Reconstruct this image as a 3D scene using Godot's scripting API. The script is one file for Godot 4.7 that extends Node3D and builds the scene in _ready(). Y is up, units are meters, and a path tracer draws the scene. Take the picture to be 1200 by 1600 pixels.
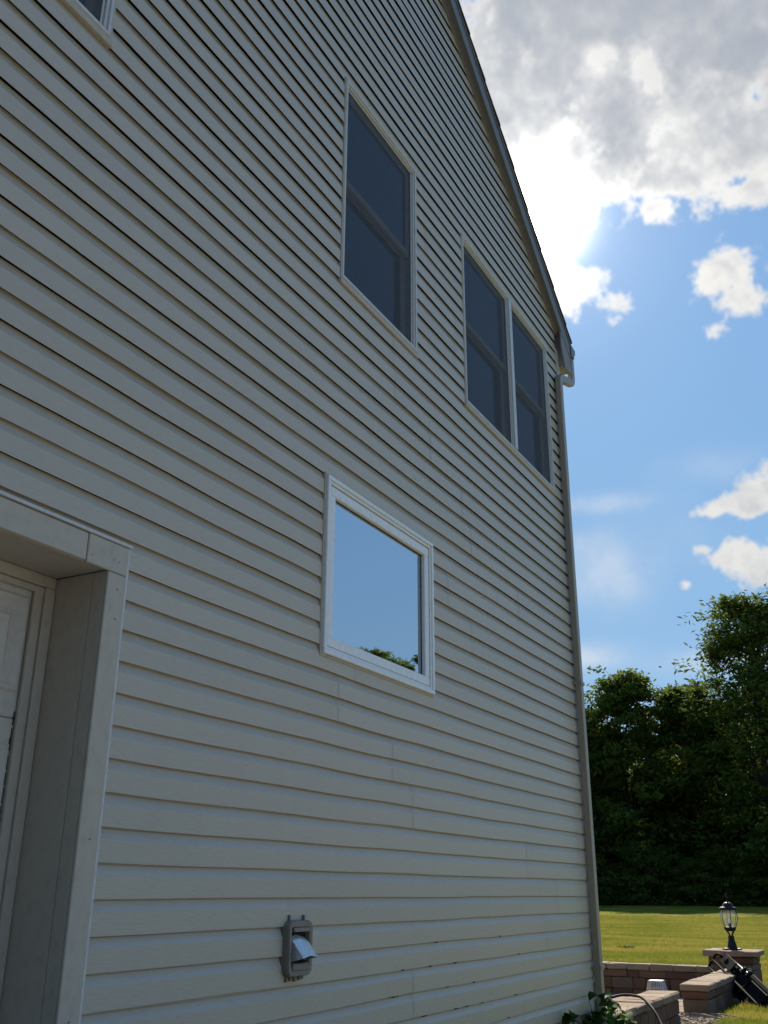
extends Node3D
# A vinyl-sided gable wall seen from below against the sun, with the back yard beyond its corner.
# Wall coordinates: X runs along the gable wall (world -z), y is up, o is the distance out of the wall (world +x).

const EYE := Vector3(2.495, 1.05, 0.0)
const COURSE := 0.1143
const PITCH := 0.75
const RAKE := 12.165          # y = RAKE - PITCH * X is the line where the siding ends under the roof
const RIDGE := 3.42
const SUN_AZ := -18.3
const SUN_EL := 37.9
const YARD := -0.21
const PATIO := -0.31

var M := {}
var taken := {}
var grain := FastNoiseLite.new()
var puff := FastNoiseLite.new()
var wide := FastNoiseLite.new()
var house: Node3D

# ------------------------------------------------------------------ helpers
func lin(r: float, g: float, b: float, a := 1.0) -> Color:
	var c := Color(r, g, b).linear_to_srgb()
	c.a = a
	return c

func P(X: float, y: float, o: float) -> Vector3:
	return Vector3(o, y, -X)

func new_st(smooth := false) -> SurfaceTool:
	var st := SurfaceTool.new()
	st.begin(Mesh.PRIMITIVE_TRIANGLES)
	st.set_smooth_group(0 if smooth else -1)
	return st

func tri(st: SurfaceTool, a: Vector3, b: Vector3, c: Vector3) -> void:
	st.add_vertex(a); st.add_vertex(b); st.add_vertex(c)

func quad(st: SurfaceTool, a: Vector3, b: Vector3, c: Vector3, d: Vector3) -> void:
	tri(st, a, b, c); tri(st, a, c, d)

func tri_out(st: SurfaceTool, a: Vector3, b: Vector3, c: Vector3, mid: Vector3) -> void:
	var n := (a - c).cross(a - b)
	if n.dot((a + b + c) / 3.0 - mid) < 0.0:
		tri(st, a, c, b)
	else:
		tri(st, a, b, c)

func box(st: SurfaceTool, lo: Vector3, hi: Vector3, ch := 0.002, rough := 0.0, seed_at := 0.0, xf := Transform3D()) -> void:
	var mid := (lo + hi) * 0.5
	var h := (hi - lo) * 0.5
	var v := func(axis: int, s: Vector3) -> Vector3:
		var p := Vector3(h.x - ch, h.y - ch, h.z - ch)
		p[axis] = h[axis]
		p = mid + p * s
		if rough > 0.0:
			var t := p * 31.0 + Vector3.ONE * seed_at
			p += Vector3(puff.get_noise_3dv(t), puff.get_noise_3dv(t + Vector3(91, 0, 0)), puff.get_noise_3dv(t + Vector3(0, 57, 0))) * rough * 2.0
		return xf * p
	var m := xf * mid
	var sg := [-1.0, 1.0]
	for ax in 3:
		var b1 := (ax + 1) % 3
		var b2 := (ax + 2) % 3
		for s in sg:
			var ps: Array[Vector3] = []
			for c in [[-1.0, -1.0], [1.0, -1.0], [1.0, 1.0], [-1.0, 1.0]]:
				var sv := Vector3.ZERO
				sv[ax] = s; sv[b1] = c[0]; sv[b2] = c[1]
				ps.append(v.call(ax, sv))
			tri_out(st, ps[0], ps[1], ps[2], m); tri_out(st, ps[0], ps[2], ps[3], m)
		if ch > 0.0:
			for s1 in sg:
				for s2 in sg:
					var a := Vector3.ZERO
					a[b1] = s1; a[b2] = s2; a[ax] = -1.0
					var e := a
					e[ax] = 1.0
					var p0: Vector3 = v.call(b1, a); var p1: Vector3 = v.call(b1, e)
					var p2: Vector3 = v.call(b2, e); var p3: Vector3 = v.call(b2, a)
					tri_out(st, p0, p1, p2, m); tri_out(st, p0, p2, p3, m)
	if ch > 0.0:
		for sx in sg:
			for sy in sg:
				for sz in sg:
					var s := Vector3(sx, sy, sz)
					tri_out(st, v.call(0, s), v.call(1, s), v.call(2, s), m)

func wbox(st: SurfaceTool, X0: float, X1: float, y0: float, y1: float, o0: float, o1: float, ch := 0.002) -> void:
	box(st, Vector3(o0, y0, -X1), Vector3(o1, y1, -X0), ch)

func ring(st: SurfaceTool, X0: float, X1: float, y0: float, y1: float, w: float, o0: float, o1: float, ch := 0.002) -> void:
	# four mitred-looking bars round a rectangle; the uprights stand between the rails
	wbox(st, X0, X1, y0, y0 + w, o0, o1, ch)
	wbox(st, X0, X1, y1 - w, y1, o0, o1, ch)
	wbox(st, X0, X0 + w, y0 + w, y1 - w, o0, o1 - 0.0008, ch)
	wbox(st, X1 - w, X1, y0 + w, y1 - w, o0, o1 - 0.0008, ch)

func prism(st: SurfaceTool, poly: PackedVector2Array, o0: float, o1: float) -> void:
	# a polygon in (X, y) drawn out along o
	var idx := Geometry2D.triangulate_polygon(poly)
	var mid := Vector3.ZERO
	for p in poly:
		mid += P(p.x, p.y, (o0 + o1) * 0.5) / poly.size()
	for k in range(0, idx.size(), 3):
		var a := poly[idx[k]]; var b := poly[idx[k + 1]]; var c := poly[idx[k + 2]]
		for o in [o0, o1]:
			var far := P(a.x, a.y, o0 + o1 - o)
			tri_out(st, P(a.x, a.y, o), P(b.x, b.y, o), P(c.x, c.y, o), far)
	for i in poly.size():
		var a := poly[i]; var b := poly[(i + 1) % poly.size()]
		tri_out(st, P(a.x, a.y, o0), P(b.x, b.y, o0), P(b.x, b.y, o1), mid)
		tri_out(st, P(a.x, a.y, o0), P(b.x, b.y, o1), P(a.x, a.y, o1), mid)

func tube(st: SurfaceTool, pts: Array, radii: Array, sides := 8, closed := true) -> void:
	var rings: Array = []
	var side := Vector3.ZERO
	for i in pts.size():
		var t: Vector3 = (pts[mini(i + 1, pts.size() - 1)] - pts[maxi(i - 1, 0)]).normalized()
		if side == Vector3.ZERO:
			side = t.cross(Vector3.UP if absf(t.y) < 0.9 else Vector3.RIGHT).normalized()
		else:
			side = (side - t * side.dot(t)).normalized()
		var up := side.cross(t)
		var r: Array[Vector3] = []
		var rad: float = radii[mini(i, radii.size() - 1)]
		for k in sides:
			var a := TAU * k / sides
			r.append(pts[i] + (side * cos(a) + up * sin(a)) * rad)
		rings.append(r)
	for i in rings.size() - 1:
		var mid: Vector3 = (pts[i] + pts[i + 1]) * 0.5
		for k in sides:
			var k2 := (k + 1) % sides
			tri_out(st, rings[i][k], rings[i][k2], rings[i + 1][k2], mid)
			tri_out(st, rings[i][k], rings[i + 1][k2], rings[i + 1][k], mid)
	if closed:
		for e in [0, rings.size() - 1]:
			var inner: Vector3 = pts[1] if e == 0 else pts[pts.size() - 2]
			for k in sides:
				tri_out(st, pts[e], rings[e][k], rings[e][(k + 1) % sides], inner)

func sweep(st: SurfaceTool, pts: Array, section: PackedVector2Array, fixed: Vector3) -> void:
	# a closed section carried along a path that stays square to `fixed`
	var rings: Array = []
	for i in pts.size():
		var t0: Vector3 = (pts[i] - pts[maxi(i - 1, 0)]).normalized() if i > 0 else (pts[1] - pts[0]).normalized()
		var t1: Vector3 = (pts[i + 1] - pts[i]).normalized() if i < pts.size() - 1 else t0
		var t := (t0 + t1).normalized()
		var side := t.cross(fixed).normalized() / maxf(0.5, t.dot(t0))
		var r: Array[Vector3] = []
		for q in section:
			r.append(pts[i] + side * q.x + fixed * q.y)
		rings.append(r)
	var n := section.size()
	for i in rings.size() - 1:
		var mid: Vector3 = (pts[i] + pts[i + 1]) * 0.5
		for k in n:
			var k2 := (k + 1) % n
			tri_out(st, rings[i][k], rings[i][k2], rings[i + 1][k2], mid)
			tri_out(st, rings[i][k], rings[i + 1][k2], rings[i + 1][k], mid)
	for e in [0, rings.size() - 1]:
		var inner: Vector3 = pts[1] if e == 0 else pts[pts.size() - 2]
		for k in n:
			tri_out(st, pts[e], rings[e][k], rings[e][(k + 1) % n], inner)

func lathe(st: SurfaceTool, profile: Array, at: Vector3, sides := 20) -> void:
	for i in profile.size() - 1:
		var a: Vector2 = profile[i]; var b: Vector2 = profile[i + 1]
		for k in sides:
			var t0 := TAU * k / sides; var t1 := TAU * (k + 1) / sides
			var p0 := at + Vector3(cos(t0) * a.x, a.y, sin(t0) * a.x)
			var p1 := at + Vector3(cos(t1) * a.x, a.y, sin(t1) * a.x)
			var p2 := at + Vector3(cos(t1) * b.x, b.y, sin(t1) * b.x)
			var p3 := at + Vector3(cos(t0) * b.x, b.y, sin(t0) * b.x)
			tri(st, p0, p1, p2); tri(st, p0, p2, p3)

func obj(called: String, st: SurfaceTool, m: Material, parent: Node = self) -> MeshInstance3D:
	st.generate_normals()
	return put(called, st.commit(), m, parent)

func put(called: String, mesh: Mesh, m: Material, parent: Node = self) -> MeshInstance3D:
	var o := MeshInstance3D.new()
	o.mesh = mesh
	o.material_override = m
	o.name = numbered(called) if parent == self else called
	parent.add_child(o, true)
	return o

func numbered(called: String) -> String:
	taken[called] = taken.get(called, -1) + 1
	return called if taken[called] == 0 else "%s_%03d" % [called, taken[called]]

func tag(o: Node, label: String, category: String, group := "") -> Node:
	o.set_meta("label", label)
	o.set_meta("category", category)
	if group:
		o.set_meta("group", group)
	return o

func thing(called: String, label: String, category: String, at := Vector3.ZERO, group := "") -> Node3D:
	var o := Node3D.new()
	o.name = numbered(called)
	add_child(o)
	o.position = at
	tag(o, label, category, group)
	return o

func part_node(called: String, parent: Node) -> Node3D:
	var o := Node3D.new()
	o.name = called
	parent.add_child(o, true)
	return o

# ------------------------------------------------------------------ materials
func noise_tex(freq: float, seed_: int, ramp: Array, size := 512, octaves := 4, normal := 0.0, kind := FastNoiseLite.TYPE_SIMPLEX_SMOOTH) -> NoiseTexture2D:
	var n := FastNoiseLite.new()
	n.noise_type = kind
	n.seed = seed_
	n.frequency = freq
	n.fractal_octaves = octaves
	var t := NoiseTexture2D.new()
	t.width = size; t.height = size
	t.seamless = true
	t.noise = n
	if normal > 0.0:
		t.as_normal_map = true
		t.bump_strength = normal
	elif ramp.size() > 0:
		var g := Gradient.new()
		g.offsets = PackedFloat32Array(ramp.map(func(r): return r[0]))
		g.colors = PackedColorArray(ramp.map(func(r): return r[1]))
		t.color_ramp = g
	return t

func mat(color: Color, rough := 0.6, metal := 0.0) -> StandardMaterial3D:
	var m := StandardMaterial3D.new()
	m.albedo_color = color
	m.roughness = rough
	m.metallic = metal
	return m

func tri_tex(m: StandardMaterial3D, tex: Texture2D, scale: Vector3, bump: Texture2D = null, depth := 0.0, world := true) -> StandardMaterial3D:
	m.uv1_triplanar = true
	m.uv1_world_triplanar = world
	m.uv1_scale = scale
	if tex:
		m.albedo_texture = tex
	if bump:
		m.normal_enabled = true
		m.normal_texture = bump
		m.normal_scale = depth
	return m

func make_materials() -> void:
	var w1 := Color(1, 1, 1)
	# vinyl: embossed wood grain runs along the boards, with a little chalk and dust
	var vinyl_tone := noise_tex(0.02, 5, [[0.2, Color(0.945, 0.945, 0.94)], [0.5, Color(0.98, 0.98, 0.975)], [0.8, w1]], 512, 5)
	var vinyl_grain := noise_tex(0.05, 9, [], 512, 4, 5.0)
	M.siding = []
	for k in 4:
		var t: float = [1.0, 0.985, 1.015, 0.97][k]
		var s := mat(lin(0.488 * t, 0.424 * t, 0.340 * t), 0.40)
		s.metallic_specular = 0.5
		M.siding.append(tri_tex(s, vinyl_tone, Vector3(2.0, 22.0, 1.3), vinyl_grain, 0.16))
	M.trim = tri_tex(mat(lin(0.48, 0.42, 0.34), 0.5), vinyl_tone, Vector3(3, 3, 3))
	var worn := noise_tex(0.03, 21, [[0.0, Color(0.93, 0.925, 0.91)], [0.3, Color(0.98, 0.978, 0.975)], [0.6, w1]], 512, 5)
	M.casing = tri_tex(mat(lin(0.465, 0.400, 0.322), 0.55), worn, Vector3(1.2, 0.9, 1.2), noise_tex(0.012, 22, [], 256, 3, 3.0), 0.12)
	M.door = tri_tex(mat(lin(0.55, 0.50, 0.43), 0.5), worn, Vector3(1.6, 1.4, 1.6), noise_tex(0.06, 23, [], 256, 3, 3.0), 0.25)
	M.white = tri_tex(mat(lin(0.76, 0.77, 0.77), 0.35), noise_tex(0.03, 24, [[0.2, Color(0.965, 0.965, 0.96)], [0.7, w1]], 256, 4), Vector3(3, 3, 3))
	M.old_white = tri_tex(mat(lin(0.56, 0.55, 0.53), 0.4), vinyl_tone, Vector3(3, 3, 3))
	M.rubber = mat(lin(0.012, 0.012, 0.012), 0.8)
	M.channel = tri_tex(mat(lin(0.46, 0.40, 0.325), 0.5), vinyl_tone, Vector3(3, 3, 3))
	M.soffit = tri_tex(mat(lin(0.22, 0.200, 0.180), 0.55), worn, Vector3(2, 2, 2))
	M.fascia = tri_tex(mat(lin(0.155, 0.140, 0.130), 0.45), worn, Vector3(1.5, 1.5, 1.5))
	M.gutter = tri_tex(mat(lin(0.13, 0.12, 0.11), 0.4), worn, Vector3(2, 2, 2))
	M.spout = tri_tex(mat(lin(0.295, 0.250, 0.190), 0.42), worn, Vector3(3.0, 0.8, 3.0))
	M.shingle = tri_tex(mat(lin(0.075, 0.07, 0.068), 0.9), noise_tex(0.12, 31, [[0.2, Color(0.5, 0.5, 0.5)], [0.8, w1]], 512, 4), Vector3(1, 1, 1))
	M.concrete = tri_tex(mat(lin(0.34, 0.33, 0.31), 0.9), noise_tex(0.05, 33, [[0.2, Color(0.75, 0.75, 0.74)], [0.8, w1]], 512, 5), Vector3(0.7, 0.7, 0.7))
	M.room = mat(lin(0.22, 0.21, 0.19), 0.9)
	M.curtain = mat(lin(0.55, 0.55, 0.56), 0.9)
	# coated insulating glass: mirrors a good part of the sky
	var g := mat(lin(0.56, 0.59, 0.62, 0.30), 0.015, 1.0)
	g.transparency = BaseMaterial3D.TRANSPARENCY_ALPHA
	M.coated = g
	var g2 := mat(lin(0.19, 0.21, 0.25, 0.30), 0.03, 1.0)
	g2.transparency = BaseMaterial3D.TRANSPARENCY_ALPHA
	M.glass = g2
	var sc := mat(lin(0.055, 0.056, 0.066, 0.42), 0.7)
	sc.transparency = BaseMaterial3D.TRANSPARENCY_ALPHA
	M.screen = sc
	M.plastic = tri_tex(mat(lin(0.215, 0.185, 0.15), 0.55), worn, Vector3(8, 8, 8))
	M.aluminium = tri_tex(mat(lin(0.90, 0.91, 0.92), 0.36, 0.4), noise_tex(0.06, 41, [[0.2, Color(0.7, 0.7, 0.7)], [0.8, w1]], 256, 4), Vector3(9, 9, 9), noise_tex(0.03, 42, [], 256, 3, 6.0), 0.6)
	M.dark = mat(lin(0.01, 0.01, 0.01), 0.9)
	M.grime = mat(lin(0.02, 0.018, 0.015), 0.95)
	# stone blocks
	var speck := noise_tex(0.14, 51, [[0.15, Color(0.42, 0.40, 0.38)], [0.5, Color(0.82, 0.81, 0.79)], [0.85, w1]], 512, 5)
	var pits := noise_tex(0.08, 52, [], 512, 5, 9.0)
	M.stone = []
	for c in [[0.215, 0.105, 0.068], [0.25, 0.145, 0.092], [0.17, 0.088, 0.062], [0.215, 0.155, 0.11]]:
		M.stone.append(tri_tex(mat(lin(c[0], c[1], c[2]), 0.95), speck, Vector3(2.4, 2.4, 2.4), pits, 1.0))
	M.cap = []
	for c in [[0.40, 0.30, 0.225], [0.36, 0.255, 0.19], [0.43, 0.335, 0.255]]:
		M.cap.append(tri_tex(mat(lin(c[0], c[1], c[2]), 0.95), speck, Vector3(2.4, 2.4, 2.4), pits, 0.8))
	M.paver = []
	for c in [[0.36, 0.27, 0.21], [0.41, 0.32, 0.26], [0.32, 0.235, 0.19]]:
		M.paver.append(tri_tex(mat(lin(c[0], c[1], c[2]), 0.95), speck, Vector3(1.6, 1.6, 1.6), pits, 0.6))
	# lawn: mown grass with dry streaks
	var turf := noise_tex(0.008, 61, [[0.30, lin(0.115, 0.150, 0.016)], [0.44, lin(0.20, 0.22, 0.020)], [0.54, lin(0.30, 0.27, 0.030)], [0.64, lin(0.34, 0.255, 0.060)], [0.75, lin(0.25, 0.18, 0.06)]], 1024, 6)
	var lawn := mat(Color(1, 1, 1), 0.95)
	lawn.metallic_specular = 0.1
	tri_tex(lawn, turf, Vector3(0.045, 0.1, 0.16), noise_tex(0.2, 62, [], 512, 3, 12.0), 1.0)
	lawn.detail_enabled = true
	lawn.detail_blend_mode = BaseMaterial3D.BLEND_MODE_MUL
	lawn.detail_uv_layer = BaseMaterial3D.DETAIL_UV_2
	lawn.uv2_triplanar = true
	lawn.uv2_world_triplanar = true
	lawn.uv2_scale = Vector3(0.9, 0.9, 0.9)
	lawn.detail_albedo = noise_tex(0.05, 63, [[0.2, Color(0.74, 0.78, 0.72)], [0.7, w1]], 512, 5)
	M.lawn = lawn
	var blade := mat(Color(1, 1, 1), 0.7)
	blade.vertex_color_use_as_albedo = true
	blade.backlight_enabled = true
	blade.backlight = Color(0.9, 0.9, 0.9)
	M.blade = blade
	var leaf := mat(Color(1, 1, 1), 0.85)
	leaf.vertex_color_use_as_albedo = true
	leaf.metallic_specular = 0.1
	leaf.backlight_enabled = true
	leaf.backlight = Color(0.95, 0.95, 0.95)
	M.leaf = leaf
	M.bark = tri_tex(mat(lin(0.075, 0.06, 0.046), 0.95), noise_tex(0.06, 71, [[0.2, Color(0.5, 0.5, 0.5)], [0.8, w1]], 256, 4), Vector3(2, 0.6, 2))
	var big := mat(lin(0.045, 0.085, 0.014), 0.75)
	big.metallic_specular = 0.2
	big.backlight_enabled = true
	big.backlight = Color(0.6, 0.7, 0.5)
	M.big_leaf = tri_tex(big, noise_tex(0.06, 72, [[0.2, Color(0.7, 0.75, 0.6)], [0.8, w1]], 256, 4), Vector3(6, 6, 6))
	M.dry = mat(lin(0.20, 0.13, 0.075), 0.9)
	M.iron = tri_tex(mat(lin(0.008, 0.008, 0.009), 0.55), null, Vector3.ONE, noise_tex(0.15, 81, [], 256, 3, 4.0), 0.3)
	M.iron.metallic_specular = 0.3
	M.lamp_glass = mat(lin(0.7, 0.72, 0.7, 0.12), 0.08)
	M.lamp_glass.transparency = BaseMaterial3D.TRANSPARENCY_ALPHA
	M.bulb = mat(lin(0.8, 0.8, 0.76), 0.3)
	M.black = mat(lin(0.008, 0.008, 0.009), 0.7)
	M.black.metallic_specular = 0.12
	M.black_metal = mat(lin(0.018, 0.019, 0.021), 0.42)
	M.black_metal.metallic_specular = 0.2
	M.steel = mat(lin(0.5, 0.5, 0.5), 0.25, 1.0)
	M.hose = mat(lin(0.022, 0.020, 0.018), 0.7)
	M.hose.metallic_specular = 0.25
	M.basket = mat(lin(0.52, 0.52, 0.50), 0.55)
	M.clay = tri_tex(mat(lin(0.30, 0.085, 0.05), 0.9), speck, Vector3(3, 3, 3))

# ------------------------------------------------------------------ sky
# [azimuth, elevation, half width, half height, strength, greyness]
var clouds := [
	[-9.5, 46.8, 17.0, 7.4, 2.2, 1.0], [-19.0, 44.0, 9.0, 4.4, 1.8, 0.8], [-12.5, 41.2, 5.5, 4.0, 1.5, 1.0],
	[-18.5, 40.4, 5.0, 2.6, 1.0, 0.25], [-15.2, 39.2, 2.8, 1.7, 1.0, 0.1],
	[-7.2, 39.4, 5.0, 3.0, 1.6, 0.3], [-2.5, 39.4, 5.0, 2.9, 1.5, 0.35], [-9.4, 37.4, 1.7, 0.9, 0.8, 0.05], [-3.6, 37.2, 2.4, 1.1, 0.9, 0.05],
	[-15.9, 33.7, 2.5, 1.9, 0.95, 0.0], [-13.4, 32.6, 1.8, 0.9, 0.55, 0.0],
	[-6.2, 33.1, 2.3, 1.9, 0.95, 0.1], [-5.2, 31.8, 2.4, 1.5, 0.9, 0.12], [-7.0, 30.3, 1.3, 0.6, 0.5, 0.0],
	[-6.4, 20.4, 2.4, 1.0, 1.0, 0.2], [-5.3, 21.2, 1.9, 1.5, 1.0, 0.2], [-8.7, 20.2, 1.2, 0.6, 0.8, 0.1],
	[-7.4, 17.7, 2.0, 1.2, 1.0, 0.25], [-6.0, 16.9, 2.2, 1.1, 1.0, 0.25], [-9.6, 18.2, 0.9, 0.4, 0.7, 0.1], [-10.7, 16.3, 0.6, 0.4, 0.7, 0.0]]
# thin veils: [azimuth, elevation, half width, half height, opacity]
var veils := [[-15.3, 17.0, 2.7, 1.9, 0.42], [-16.6, 19.2, 2.0, 0.8, 0.25], [-15.0, 21.3, 3.4, 0.6, 0.33], [-8.5, 22.8, 3.2, 1.0, 0.16], [-17.5, 12.6, 3.4, 0.8, 0.55], [-12.0, 19.0, 4.5, 2.2, 0.10], [-19.2, 47.2, 1.2, 3.5, 0.8], [-10.0, 12.0, 3.0, 0.7, 0.3]]

# places where the big cloud is thin and the sun shines through: [azimuth, elevation, half width, half height]
var thin_spots := [[-14.8, 42.9, 1.6, 1.5], [-9.3, 44.3, 1.5, 1.7], [-8.2, 41.6, 1.3, 1.2], [-12.4, 45.2, 1.6, 0.7], [-13.0, 40.6, 1.2, 0.9], [-17.6, 41.6, 2.0, 0.8], [-21.2, 47.5, 1.0, 2.5]]

func sky_color(d: Vector3, sun: Vector3) -> Vector3:
	var el := rad_to_deg(asin(clampf(d.y, -1.0, 1.0)))
	var az := rad_to_deg(atan2(d.x, -d.z))
	var t := clampf(el / 90.0, 0.0, 1.0)
	var c := Vector3(0.275, 0.55, 0.84).lerp(Vector3(0.085, 0.235, 0.60), pow(t, 0.62))
	c = c.lerp(Vector3(0.56, 0.70, 0.84), exp(-maxf(el, 0.0) / 9.0) * 0.75)
	var away := rad_to_deg(acos(clampf(d.dot(sun), -1.0, 1.0)))
	var glow := exp(-away * away / 3.8) * 9.0 + exp(-away / 3.2) * 0.6
	c += Vector3(1.0, 0.98, 0.95) * glow + Vector3(0.16, 0.15, 0.13) * exp(-away / 14.0)
	if el < 2.0:
		return c
	var f := puff.get_noise_3dv(d * 24.0) * 0.60 + puff.get_noise_3dv(d * 110.0) * 0.24
	var f2 := wide.get_noise_3dv(d * 60.0 + Vector3(7, 3, 1))
	# veils
	for v in veils:
		var q := pow((az - v[0]) / v[2], 2.0) + pow((el - v[1]) / v[3], 2.0)
		if q < 3.0:
			var a: float = clampf(exp(-q * 1.3) * (1.0 + f * 0.9 + f2 * 0.5), 0.0, 1.0) * v[4]
			c = c.lerp(Vector3(0.80, 0.83, 0.87) + Vector3.ONE * glow * 0.4, a)
	var dens := -1.0
	var grey := 0.0
	var sum := 0.0
	for k in clouds:
		var q := sqrt(pow((az - k[0]) / k[2], 2.0) + pow((el - k[1]) / k[3], 2.0))
		if q < 2.2:
			var w: float = (1.0 - q) * k[4]
			dens = maxf(dens, w)
			var g := maxf(0.0, 1.5 - q)
			g *= g
			grey += g * k[5]; sum += g
	# the same broken cumulus goes on round the rest of the sky
	var rest := smoothstep(14.0, 30.0, absf(az + 11.0))
	if rest > 0.0 or el > 50.0:
		rest = maxf(rest, smoothstep(50.0, 58.0, el))
		var h := wide.get_noise_3dv(d * 9.0 + Vector3(2.3, 0, 5.1)) * 1.5 - 0.75
		if h * rest > dens and rest > 0.3:
			dens = h; grey = 0.45; sum = 1.0
	var x := dens + f * 0.95 + f2 * 0.18
	if x > -0.03:
		var a := smoothstep(-0.03, 0.46, x)
		var thick := smoothstep(0.10, 1.0, x + f2 * 0.4)
		var gr: float = (grey / sum if sum > 0.0 else 0.3) * thick
		gr = clampf(gr * 0.80 + 0.08 * thick + f2 * 0.42 * thick - puff.get_noise_3dv(d * 50.0) * 0.34 * thick + puff.get_noise_3dv(d * 11.0 + Vector3(4, 9, 2)) * 0.55 * gr, 0.0, 2.0)
		for b in thin_spots:
			var q := pow((az - b[0]) / b[2], 2.0) + pow((el - b[1]) / b[3], 2.0)
			if q < 4.0:
				gr *= 1.0 - clampf(exp(-q * 0.8) * (0.42 + f * 2.0 + f2 * 1.6), 0.0, 0.85)
		gr = (1.0 - exp(-gr * 1.55)) * 1.08
		var lit := Vector3(0.79, 0.785, 0.77)
		var col := lit.lerp(Vector3(0.40, 0.44, 0.51), gr)
		col += Vector3(1.0, 0.97, 0.9) * (glow * (1.0 - 0.8 * gr) + exp(-away / 5.0) * 0.9 * (1.0 - gr))
		c = c.lerp(col, a)
	return c

func sky_strip(u0: float, u1: float, j0: int, j1: int, W: int, H: int, sun: Vector3) -> Image:
	# columns run from -z towards +x
	var i0 := int(u0 * W)
	var w := int(u1 * W) - i0
	var data := PackedFloat32Array()
	data.resize(w * (j1 - j0) * 3)
	var k := 0
	for j in range(j0, j1):
		var el := maxf((0.5 - (j + 0.5) / H) * PI, -0.06)
		for i in w:
			var az := (i0 + i + 0.5) / W * TAU
			var c := sky_color(Vector3(sin(az) * cos(el), sin(el), -cos(az) * cos(el)), sun)
			data[k] = c.x; data[k + 1] = c.y; data[k + 2] = c.z
			k += 3
	return Image.create_from_data(w, j1 - j0, false, Image.FORMAT_RGBF, data.to_byte_array())

func sky_image() -> Image:
	var sun := sun_dir()
	var im := sky_strip(0.0, 1.0, 0, 512, 1024, 512, sun)
	var W := 4096
	var H := 2048
	im.resize(W, H, Image.INTERPOLATE_CUBIC)
	# the same sky once more, finer, where it is looked at
	var j0 := int((0.5 - 54.0 / 180.0) * H)
	var j1 := int((0.5 - 2.0 / 180.0) * H)
	for u in [[1.0 - 29.0 / 360.0, 1.0], [0.0, 8.0 / 360.0]]:
		var fine := sky_strip(u[0], u[1], j0, j1, W, H, sun)
		im.blit_rect(fine, Rect2i(Vector2i.ZERO, fine.get_size()), Vector2i(int(u[0] * W), j0))
	return im

func sun_dir() -> Vector3:
	var a := deg_to_rad(SUN_AZ)
	var e := deg_to_rad(SUN_EL)
	return Vector3(sin(a) * cos(e), sin(e), -cos(a) * cos(e))

# ------------------------------------------------------------------ house
# openings in the siding: [X0, X1, y0, y1]
const W1 := [4.006, 4.993, 4.337, 5.848]
const W2 := [3.917, 5.158, 2.120, 3.065]
const W3 := [5.766, 7.714, 4.345, 5.838]
const W4 := [1.150, 2.138, 4.357, 5.868]
const GARAGE := [-0.097, 2.557, -0.05, 2.239]
const END_X := 7.99

func course_y(n: int) -> float:
	return EYE.y + (n - 0.3114) * COURSE

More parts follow.
